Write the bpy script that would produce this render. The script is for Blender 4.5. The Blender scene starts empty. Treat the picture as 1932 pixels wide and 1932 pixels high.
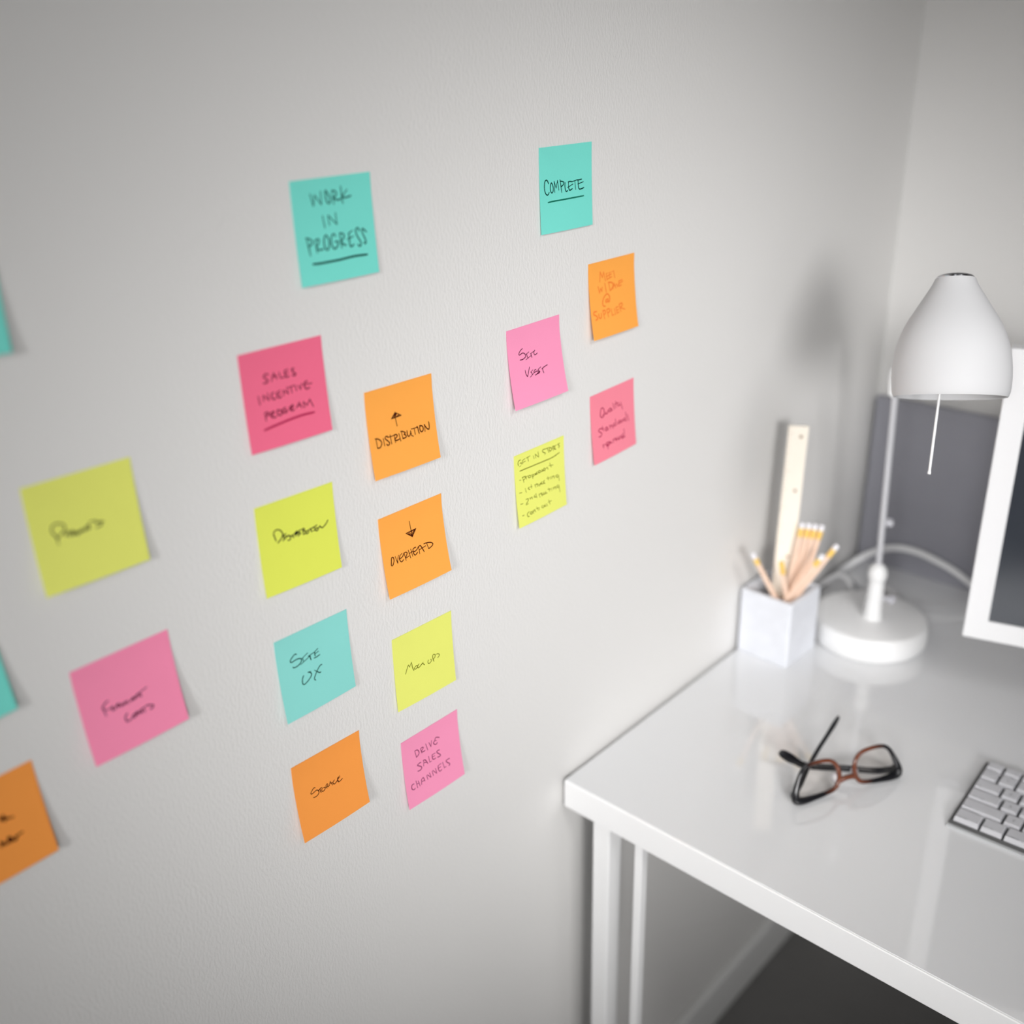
import bpy, math, random
from mathutils import Vector, Matrix
random.seed(7)
SC = bpy.context.scene
COL = SC.collection

# ------------------------------------------------------------------ camera, world, lights, exposure
H0 = 1.53                       # eye height above the floor
cam_d = bpy.data.cameras.new('camera')
cam = bpy.data.objects.new('camera', cam_d)
COL.objects.link(cam)
SC.camera = cam
R = ((0.7421367, -0.2555526, 0.6196176), (0.6698913, 0.3129899, -0.6732629), (-0.02188, 0.9147296, 0.4034737))
M4 = Matrix(R).to_4x4()
M4.translation = Vector((0.6493, 0.0, H0))
cam.matrix_world = M4
cam_d.sensor_width = 36
cam_d.lens = 1994.69 / 1932 * 36
cam_d.clip_start = 0.05
cam_d.dof.use_dof = True
cam_d.dof.focus_distance = 0.972
cam_d.dof.aperture_fstop = 2.25

W = bpy.data.worlds.new('daylight')
SC.world = W
W.use_nodes = True
W.node_tree.nodes['Background'].inputs[0].default_value = (0.80, 0.88, 1.0, 1)
W.node_tree.nodes['Background'].inputs[1].default_value = 1.0

def area(name, loc, target, sx, sy, power, color=(1, 1, 1), spread=180):
    d = bpy.data.lights.new(name, 'AREA')
    d.shape = 'RECTANGLE'; d.size = sx; d.size_y = sy; d.energy = power; d.color = color
    d.spread = math.radians(spread)
    o = bpy.data.objects.new(name, d); COL.objects.link(o)
    o.location = loc
    o.rotation_euler = (Vector(target) - Vector(loc)).to_track_quat('-Z', 'Y').to_euler()
    return o
RX, RY0, RY1, RZ = 3.6, -2.8, 1.56, 2.6       # room extents: x 0..RX, y RY0..RY1, z 0..RZ
WY0, WY1, WZ0, WZ1 = -1.9, -0.5, 0.95, 2.25  # window opening in the right wall
area('window_daylight', (RX - 0.03, (WY0 + WY1) / 2, (WZ0 + WZ1) / 2), (0, 0.8, 1.2), WY1 - WY0, WZ1 - WZ0, 10, (1.0, 0.985, 0.965))
def spot(name, loc, target, power, deg, blend, radius, color):
    d = bpy.data.lights.new(name, 'SPOT'); d.energy = power; d.spot_size = math.radians(deg); d.spot_blend = blend; d.shadow_soft_size = radius; d.color = color
    o = bpy.data.objects.new(name, d); COL.objects.link(o); o.location = loc
    o.rotation_euler = (Vector(target) - Vector(loc)).to_track_quat('-Z', 'Y').to_euler()
spot('soft_key_light', (2.0, -0.8, 1.7), (0, 0.96, 1.0), 168, 36, .9, .3, (1.0, 0.99, 0.985))  # added spot without fixture; its soft cone imitates lens falloff along the wall
spot('soft_top_light', (1.7, 0.2, 2.4), (0, 1.0, 0.95), 58, 36, .9, .3, (1.0, 0.99, 0.985))  # added overhead spot, no such lamp in the room; weakens the lamp's shadow
spot('soft_fill_light', (1.15, -1.7, 2.0), (0, 1.0, 0.95), 115, 30, .9, .3, (0.99, 0.995, 1.0))  # added spot behind the camera, lifts shadows and the desk's front edge
SC.view_settings.view_transform = 'Standard'
SC.view_settings.look = 'None'
SC.view_settings.gamma = 1.0
SC.view_settings.use_curve_mapping = False
SC.view_settings.exposure = 0.15

# ------------------------------------------------------------------ materials
def srgb(r, g, b):
    f = lambda c: (c / 255 / 12.92) if c / 255 <= 0.04045 else ((c / 255 + 0.055) / 1.055) ** 2.4
    return (f(r), f(g), f(b))
def mat(name, col, rough=0.5, metal=0.0, spec=0.5, var=0.0, vscale=30.0, bump=0.0, bscale=200.0, stretch=(1, 1, 1), coat=0.0, alpha=1.0, trans=0.0, sss=0.0):
    m = bpy.data.materials.new(name); m.use_nodes = True
    nt = m.node_tree; N = nt.nodes; L = nt.links; b = N['Principled BSDF']
    b.inputs['Roughness'].default_value = rough
    b.inputs['Metallic'].default_value = metal
    b.inputs['Specular IOR Level'].default_value = spec
    b.inputs['Coat Weight'].default_value = coat
    b.inputs['Transmission Weight'].default_value = trans
    tc = N.new('ShaderNodeTexCoord'); mp = N.new('ShaderNodeMapping'); mp.inputs['Scale'].default_value = stretch
    L.new(tc.outputs['Object'], mp.inputs[0])
    nz = N.new('ShaderNodeTexNoise'); nz.inputs['Scale'].default_value = vscale; nz.inputs['Detail'].default_value = 4
    L.new(mp.outputs[0], nz.inputs['Vector'])
    mx = N.new('ShaderNodeMix'); mx.data_type = 'RGBA'
    mx.inputs[6].default_value = (*[c * (1 - var) for c in col], 1)
    mx.inputs[7].default_value = (*[min(1, c * (1 + var)) for c in col], 1)
    L.new(nz.outputs[0], mx.inputs[0]); L.new(mx.outputs[2], b.inputs['Base Color'])
    if bump > 0:
        n2 = N.new('ShaderNodeTexNoise'); n2.inputs['Scale'].default_value = bscale; n2.inputs['Detail'].default_value = 3
        L.new(mp.outputs[0], n2.inputs['Vector'])
        bp = N.new('ShaderNodeBump'); bp.inputs['Strength'].default_value = bump; bp.inputs['Distance'].default_value = 0.001
        L.new(n2.outputs[0], bp.inputs['Height']); L.new(bp.outputs[0], b.inputs['Normal'])
    return m
M = {}
M['wall'] = mat('wall_paint', (0.76, 0.75, 0.735), 0.62, spec=0.25, var=0.012, vscale=3, bump=0.5, bscale=400, stretch=(1, 1, 0.5))
M['far_wall'] = mat('low_bounce_wall_paint', (0.22, 0.215, 0.21), 0.7, var=0.02, vscale=3)  # unseen walls made dark to cut the light they bounce back
M['ceiling'] = mat('ceiling_paint', (0.42, 0.42, 0.42), 0.8, bump=0.1)  # unseen ceiling darkened to reduce bounced light
M['floor'] = mat('grey_floor', (0.2, 0.195, 0.19), 0.45, var=0.1, vscale=8, bump=0.1, bscale=60)  # floor tone kept dark so little light bounces up
M['trim'] = mat('white_trim', (0.82, 0.82, 0.81), 0.4, var=0.01)
M['desk'] = mat('white_laminate', (0.78, 0.785, 0.795), 0.05, spec=0.8, var=0.01, vscale=4, coat=0.6)
M['desk_edge'] = mat('desk_edge_white', (0.93, 0.93, 0.93), 0.35, var=0.01)
M['panel'] = mat('grey_panel', srgb(150, 150, 158), 0.7, var=0.04, vscale=40, bump=0.2, bscale=900)
M['enamel'] = mat('white_enamel', (0.88, 0.88, 0.88), 0.34, var=0.006, spec=0.5)
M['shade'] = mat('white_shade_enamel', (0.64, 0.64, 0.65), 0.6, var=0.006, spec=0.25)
M['pole'] = mat('pale_grey_metal', (0.66, 0.66, 0.69), 0.3, metal=0.25, var=0.01)
M['chrome'] = mat('chrome', (0.55, 0.55, 0.58), 0.12, metal=1.0, var=0.01)
M['clear'] = mat('clear_plastic', (0.75, 0.75, 0.8), 0.1, var=0.01, trans=0.4)
M['cord'] = mat('white_cord', (0.88, 0.88, 0.89), 0.45, var=0.01)
M['bulb'] = mat('bulb_glass', (0.85, 0.85, 0.83), 0.2, var=0.01)
M['concrete'] = mat('pale_concrete', srgb(222, 224, 230), 0.8, var=0.09, vscale=45, bump=0.3, bscale=180)
M['ruler'] = mat('pale_maple', srgb(246, 237, 223), 0.5, var=0.04, vscale=40, stretch=(1, 1, 0.1), bump=0.1)
M['tick'] = mat('ruler_ink', srgb(140, 110, 80), 0.6)
M['pencil'] = mat('natural_wood_pencil', srgb(244, 214, 192), 0.45, var=0.06, vscale=60, stretch=(1, 1, 0.1))
M['ferrule'] = mat('gold_ferrule', srgb(255, 212, 115), 0.3, metal=0.15, var=0.03)
M['eraser'] = mat('white_eraser', (0.86, 0.84, 0.87), 0.7, var=0.02)
M['lead'] = mat('graphite', (0.05, 0.05, 0.05), 0.4)
M['screen'] = mat('dark_screen', (0.035, 0.04, 0.05), 0.25, spec=0.5, var=0.05)
M['bezel'] = mat('white_bezel', (0.84, 0.84, 0.85), 0.3, var=0.006)
M['darkback'] = mat('grey_monitor_back', (0.12, 0.12, 0.12), 0.4)
M['key'] = mat('pale_key', (0.57, 0.57, 0.595), 0.42, var=0.02)
M['tray'] = mat('grey_tray', (0.10, 0.10, 0.10), 0.4, metal=0.2, var=0.03)
M['lip'] = mat('clear_tray_edge', (0.55, 0.56, 0.57), 0.15, var=0.01)
M['legend'] = mat('grey_legend', (0.2, 0.2, 0.21), 0.6)
M['black'] = mat('black_acetate', (0.006, 0.006, 0.008), 0.3, spec=0.3, var=0.05)
M['ink'] = mat('black_ink', (0.01, 0.01, 0.01), 0.9, spec=0.05)
for nm, c in dict(ink_teal=(0.003, 0.05, 0.035), ink_brown=(0.055, 0.006, 0.002), ink_orange=(0.88, 0.22, 0.04), ink_plum=(0.16, 0.006, 0.03),
                  ink_rose=(0.42, 0.03, 0.09), ink_violet=(0.27, 0.045, 0.12), ink_olive=(0.15, 0.16, 0.005), ink_wine=(0.09, 0.004, 0.03),
                  ink_rule=(0.42, 0.01, 0.07), ink_greenline=(0.01, 0.17, 0.11)).items():
    M[nm] = mat(nm, c, 0.9, spec=0.05)
PAPER = dict(teal=srgb(124, 226, 212), aqua=srgb(142, 219, 211), orange=srgb(253, 170, 78), amber=srgb(252, 160, 76), yellow=srgb(226, 234, 96),
             lemon=srgb(232, 236, 118), pink=srgb(247, 152, 188), rose=srgb(252, 146, 181), hot=srgb(243, 112, 144), coral=srgb(245, 138, 156))
for k, c in PAPER.items():
    M['paper_' + k] = mat('paper_' + k, c, 0.85, spec=0.1, var=0.015, vscale=60, bump=0.12, bscale=900)
# acetate that goes from brown at the nose to black at the outer corners
def acetate():
    m = bpy.data.materials.new('brown_black_acetate'); m.use_nodes = True
    N = m.node_tree.nodes; L = m.node_tree.links; b = N['Principled BSDF']
    b.inputs['Roughness'].default_value = 0.18
    tc = N.new('ShaderNodeTexCoord'); sp = N.new('ShaderNodeSeparateXYZ'); L.new(tc.outputs['Object'], sp.inputs[0])
    s = N.new('ShaderNodeMath'); s.operation = 'SUBTRACT'; s.inputs[1].default_value = 0.0715; L.new(sp.outputs[0], s.inputs[0])
    a = N.new('ShaderNodeMath'); a.operation = 'ABSOLUTE'; L.new(s.outputs[0], a.inputs[0])
    z = N.new('ShaderNodeMath'); z.operation = 'MULTIPLY_ADD'; z.inputs[1].default_value = -0.55; L.new(sp.outputs[2], z.inputs[0]); L.new(a.outputs[0], z.inputs[2])
    r = N.new('ShaderNodeMapRange'); r.inputs[1].default_value = 0.008; r.inputs[2].default_value = 0.030; L.new(z.outputs[0], r.inputs[0])
    mx = N.new('ShaderNodeMix'); mx.data_type = 'RGBA'; mx.inputs[6].default_value = (0.15, 0.045, 0.022, 1); mx.inputs[7].default_value = (0.007, 0.007, 0.009, 1)
    L.new(r.outputs[0], mx.inputs[0]); L.new(mx.outputs[2], b.inputs['Base Color'])
    return m
M['acetate'] = acetate()
def lensmat():
    m = bpy.data.materials.new('spectacle_lens'); m.use_nodes = True
    N = m.node_tree.nodes; L = m.node_tree.links; N.remove(N['Principled BSDF'])
    t = N.new('ShaderNodeBsdfTransparent'); t.inputs[0].default_value = (0.97, 0.945, 0.92, 1)
    g = N.new('ShaderNodeBsdfGlossy'); g.inputs['Roughness'].default_value = 0.02
    fr = N.new('ShaderNodeFresnel'); fr.inputs[0].default_value = 1.3
    mx = N.new('ShaderNodeMixShader'); L.new(fr.outputs[0], mx.inputs[0]); L.new(t.outputs[0], mx.inputs[1]); L.new(g.outputs[0], mx.inputs[2])
    L.new(mx.outputs[0], N['Material Output'].inputs[0])
    return m
M['lens'] = lensmat()

# ------------------------------------------------------------------ mesh helpers (vertices given in the thing's own frame)
class MB:
    def __init__(s): s.v = []; s.f = []; s.m = []
    def add(s, vs, fs, mi=0):
        n = len(s.v); s.v += [tuple(p) for p in vs]; s.f += [tuple(i + n for i in f) for f in fs]; s.m += [mi] * len(fs); return s
    def box(s, a, b, ch=0.0, mi=0):
        x0, y0, z0 = a; x1, y1, z1 = b
        if ch <= 0:
            vs = [(x, y, z) for z in (z0, z1) for y in (y0, y1) for x in (x0, x1)]
            return s.add(vs, [(0, 2, 3, 1), (4, 5, 7, 6), (0, 1, 5, 4), (2, 6, 7, 3), (0, 4, 6, 2), (1, 3, 7, 5)], mi)
        def ring(z, e):
            X0, X1, Y0, Y1 = x0 + e, x1 - e, y0 + e, y1 - e
            c = ch
            return [(X0 + c, Y0, z), (X1 - c, Y0, z), (X1, Y0 + c, z), (X1, Y1 - c, z), (X1 - c, Y1, z), (X0 + c, Y1, z), (X0, Y1 - c, z), (X0, Y0 + c, z)]
        rs = [ring(z0, ch * .8), ring(z0 + ch, 0), ring(z1 - ch, 0), ring(z1, ch * .8)]
        return s.loft(rs, True, mi)
    def loft(s, rings, caps=True, mi=0, closed=True):
        n = len(rings[0]); vs = [p for r in rings for p in r]; fs = []
        for i in range(len(rings) - 1):
            for j in range(n if closed else n - 1):
                k = (j + 1) % n
                fs.append((i * n + j, i * n + k, (i + 1) * n + k, (i + 1) * n + j))
        if caps:
            fs.append(tuple(range(n - 1, -1, -1))); fs.append(tuple((len(rings) - 1) * n + j for j in range(n)))
        return s.add(vs, fs, mi)
    def lathe(s, prof, c=(0, 0, 0), axis=(0, 0, 1), n=48, caps=True, mi=0):
        ax = Vector(axis).normalized(); u = ax.orthogonal().normalized(); w = ax.cross(u); c = Vector(c)
        return s.loft([[c + ax * z + (u * math.cos(2 * math.pi * j / n) + w * math.sin(2 * math.pi * j / n)) * r for j in range(n)] for r, z in prof], caps, mi)
    def tube(s, pts, rad, n=12, flat=1.0, mi=0, up=None, closed=False):
        P = [Vector(p) for p in pts]; K = len(P)
        if not isinstance(rad, (list, tuple)): rad = [rad] * K
        rings = []; t0 = None; u = None
        for i, p in enumerate(P):
            if closed: t = P[(i + 1) % K] - P[i - 1]
            else: t = P[min(i + 1, K - 1)] - P[max(i - 1, 0)]
            t.normalize()
            if up is not None: u = Vector(up) - t * t.dot(Vector(up)); u.normalize()
            elif u is None: u = t.orthogonal().normalized()
            else: u = (u - t * t.dot(u)).normalized()
            w = t.cross(u)
            rings.append([p + u * math.cos(2 * math.pi * j / n) * rad[i] + w * math.sin(2 * math.pi * j / n) * rad[i] * flat for j in range(n)])
        if closed: rings.append(rings[0]); return s.loft(rings, False, mi)
        return s.loft(rings, True, mi)
    def build(s, name, material, parent=None, loc=(0, 0, 0), smooth=False, matrix=None):
        me = bpy.data.meshes.new(name); me.from_pydata(s.v, [], s.f)
        ms = material if isinstance(material, (list, tuple)) else [material]
        for q in ms: me.materials.append(q)
        for p, i in zip(me.polygons, s.m): p.material_index = i
        if smooth:
            me.polygons.foreach_set('use_smooth', [True] * len(me.polygons))
            me.set_sharp_from_angle(angle=math.radians(38))
        me.update()
        o = bpy.data.objects.new(name, me); COL.objects.link(o)
        if parent: o.parent = parent
        o.location = loc
        if matrix is not None: o.matrix_local = matrix
        return o
def tag(o, label, cat, group=None):
    o['label'] = label; o['category'] = cat
    if group: o['group'] = group
    return o
def thing(name, label, cat, loc, group=None, rz=0.0):
    o = bpy.data.objects.new(name, None); COL.objects.link(o); o.location = loc; o.rotation_euler = (0, 0, rz)
    o.empty_display_size = 0.05
    return tag(o, label, cat, group)
def struct(o): o['kind'] = 'structure'; return o
def spline(pts, k=8):
    P = [Vector(p) for p in pts]; P = [P[0] * 2 - P[1]] + P + [P[-1] * 2 - P[-2]]; out = []
    for i in range(1, len(P) - 2):
        a, b, c, d = P[i - 1:i + 3]
        for j in range(k):
            t = j / k
            out.append(0.5 * (2 * b + (c - a) * t + (2 * a - 5 * b + 4 * c - d) * t * t + (3 * b - a - 3 * c + d) * t ** 3))
    out.append(P[-2]); return out
def loop_spline(pts, k=6):
    P = [Vector(p) for p in pts]; n = len(P); out = []
    for i in range(n):
        a, b, c, d = P[i - 1], P[i], P[(i + 1) % n], P[(i + 2) % n]
        for j in range(k):
            t = j / k
            out.append(0.5 * (2 * b + (c - a) * t + (2 * a - 5 * b + 4 * c - d) * t * t + (3 * b - a - 3 * c + d) * t ** 3))
    return out

# ------------------------------------------------------------------ the room
struct(MB().box((-0.12, RY0 - .12, 0), (0, RY1 + .12, RZ)).build('wall_left', M['wall']))
struct(MB().box((0, RY1, 0), (RX, RY1 + .12, RZ)).build('wall_back', M['wall']))
struct(MB().box((0, RY0 - .12, 0), (RX, RY0, RZ)).build('wall_front', M['far_wall']))
struct(MB().box((RX, RY0 - .12, 0), (RX + .14, WY0, RZ)).box((RX, WY1, 0), (RX + .14, RY1 + .12, RZ))
       .box((RX, WY0, 0), (RX + .14, WY1, WZ0)).box((RX, WY0, WZ1), (RX + .14, WY1, RZ)).build('wall_right', M['far_wall']))
struct(MB().box((-.12, RY0 - .12, -.1), (RX + .14, RY1 + .12, 0)).build('floor', M['floor']))
struct(MB().box((-.12, RY0 - .12, RZ), (RX + .14, RY1 + .12, RZ + .1)).build('ceiling', M['ceiling']))
for nm, a, b in (('baseboard_left', (0, RY0, 0), (.014, RY1, .09)), ('baseboard_back', (.014, RY1 - .014, 0), (RX, RY1, .09)),
                 ('baseboard_right', (RX - .014, RY0, 0), (RX, RY1 - .014, .09)), ('baseboard_front', (.014, RY0, 0), (RX - .014, RY0 + .014, .09))):
    struct(MB().box(a, b, .003).build(nm, M['trim']))
win = MB()
for (a, b) in (((RX + .04, WY0, WZ0), (RX + .1, WY0 + .05, WZ1)), ((RX + .04, WY1 - .05, WZ0), (RX + .1, WY1, WZ1)),
               ((RX + .04, WY0 + .05, WZ0), (RX + .1, WY1 - .05, WZ0 + .05)), ((RX + .04, WY0 + .05, WZ1 - .05), (RX + .1, WY1 - .05, WZ1)),
               ((RX + .05, (WY0 + WY1) / 2 - .02, WZ0 + .05), (RX + .09, (WY0 + WY1) / 2 + .02, WZ1 - .05))):
    win.box(a, b)
wo = struct(win.build('window_1', M['trim']))
MB().box((RX + .068, WY0 + .05, WZ0 + .05), (RX + .072, WY1 - .05, WZ1 - .05)).build('window_pane', M['lens'], wo)

# ------------------------------------------------------------------ the desk
ZD = 0.7403
desk = thing('desk', 'white glossy desk pushed into the corner of the room', 'desk', (0.8, 1.16, 0))
def dk(a, b): return tuple(a[i] - desk.location[i] for i in range(3)), tuple(b[i] - desk.location[i] for i in range(3))
DX0, DX1, DY0, DY1 = 0.006, 1.75, 0.778, 1.555
MB().box(*dk((DX0, DY0 + .0015, ZD - .012), (DX1, DY1, ZD)), .0012).build('desk_top', M['desk'], desk)
MB().box(*dk((DX0, DY0, ZD - .038), (DX1, DY0 + .02, ZD - .0006)), .001).build('front_apron', M['desk_edge'], desk)
MB().box(*dk((DX0, DY0 + .02, ZD - .038), (DX0 + .02, DY1 - .02, ZD - .012)), .001).build('side_apron', M['desk_edge'], desk)
MB().box(*dk((DX1 - .02, DY0 + .02, ZD - .038), (DX1, DY1 - .02, ZD - .012)), .001).build('side_apron', M['desk_edge'], desk)
MB().box(*dk((DX0, DY1 - .02, ZD - .038), (DX1, DY1, ZD - .012)), .001).build('back_apron', M['desk_edge'], desk)
for x, y in ((.045, DY0 + .006), (.045, DY1 - .045), (DX1 - .07, DY0 + .006), (DX1 - .07, DY1 - .045)):
    MB().box(*dk((x, y, 0), (x + .024, y + .024, ZD - .038)), .001).build('leg', M['desk_edge'], desk)
for x in (.1035, DX1 - .115):
    MB().box(*dk((x, DY0 + .008, .03), (x + .0105, DY0 + .02, ZD - .038)), .0008).build('support_bar', M['desk_edge'], desk)
    xa = .069 if x < 1 else DX1 - .10
    MB().box(*dk((min(x, xa) , DY0 + .008, .03), (max(x + .0105, xa + .03), DY0 + .02, .042)), .0008).build('foot_bar', M['desk_edge'], desk)
p = MB().box((0, 0, 0), (1.7, .012, .28), .0015).build('back_panel', M['panel'], loc=(.006, 1.541, ZD))
tag(p, 'low grey fabric panel standing along the back edge of the desk behind the lamp', 'panel')
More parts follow.
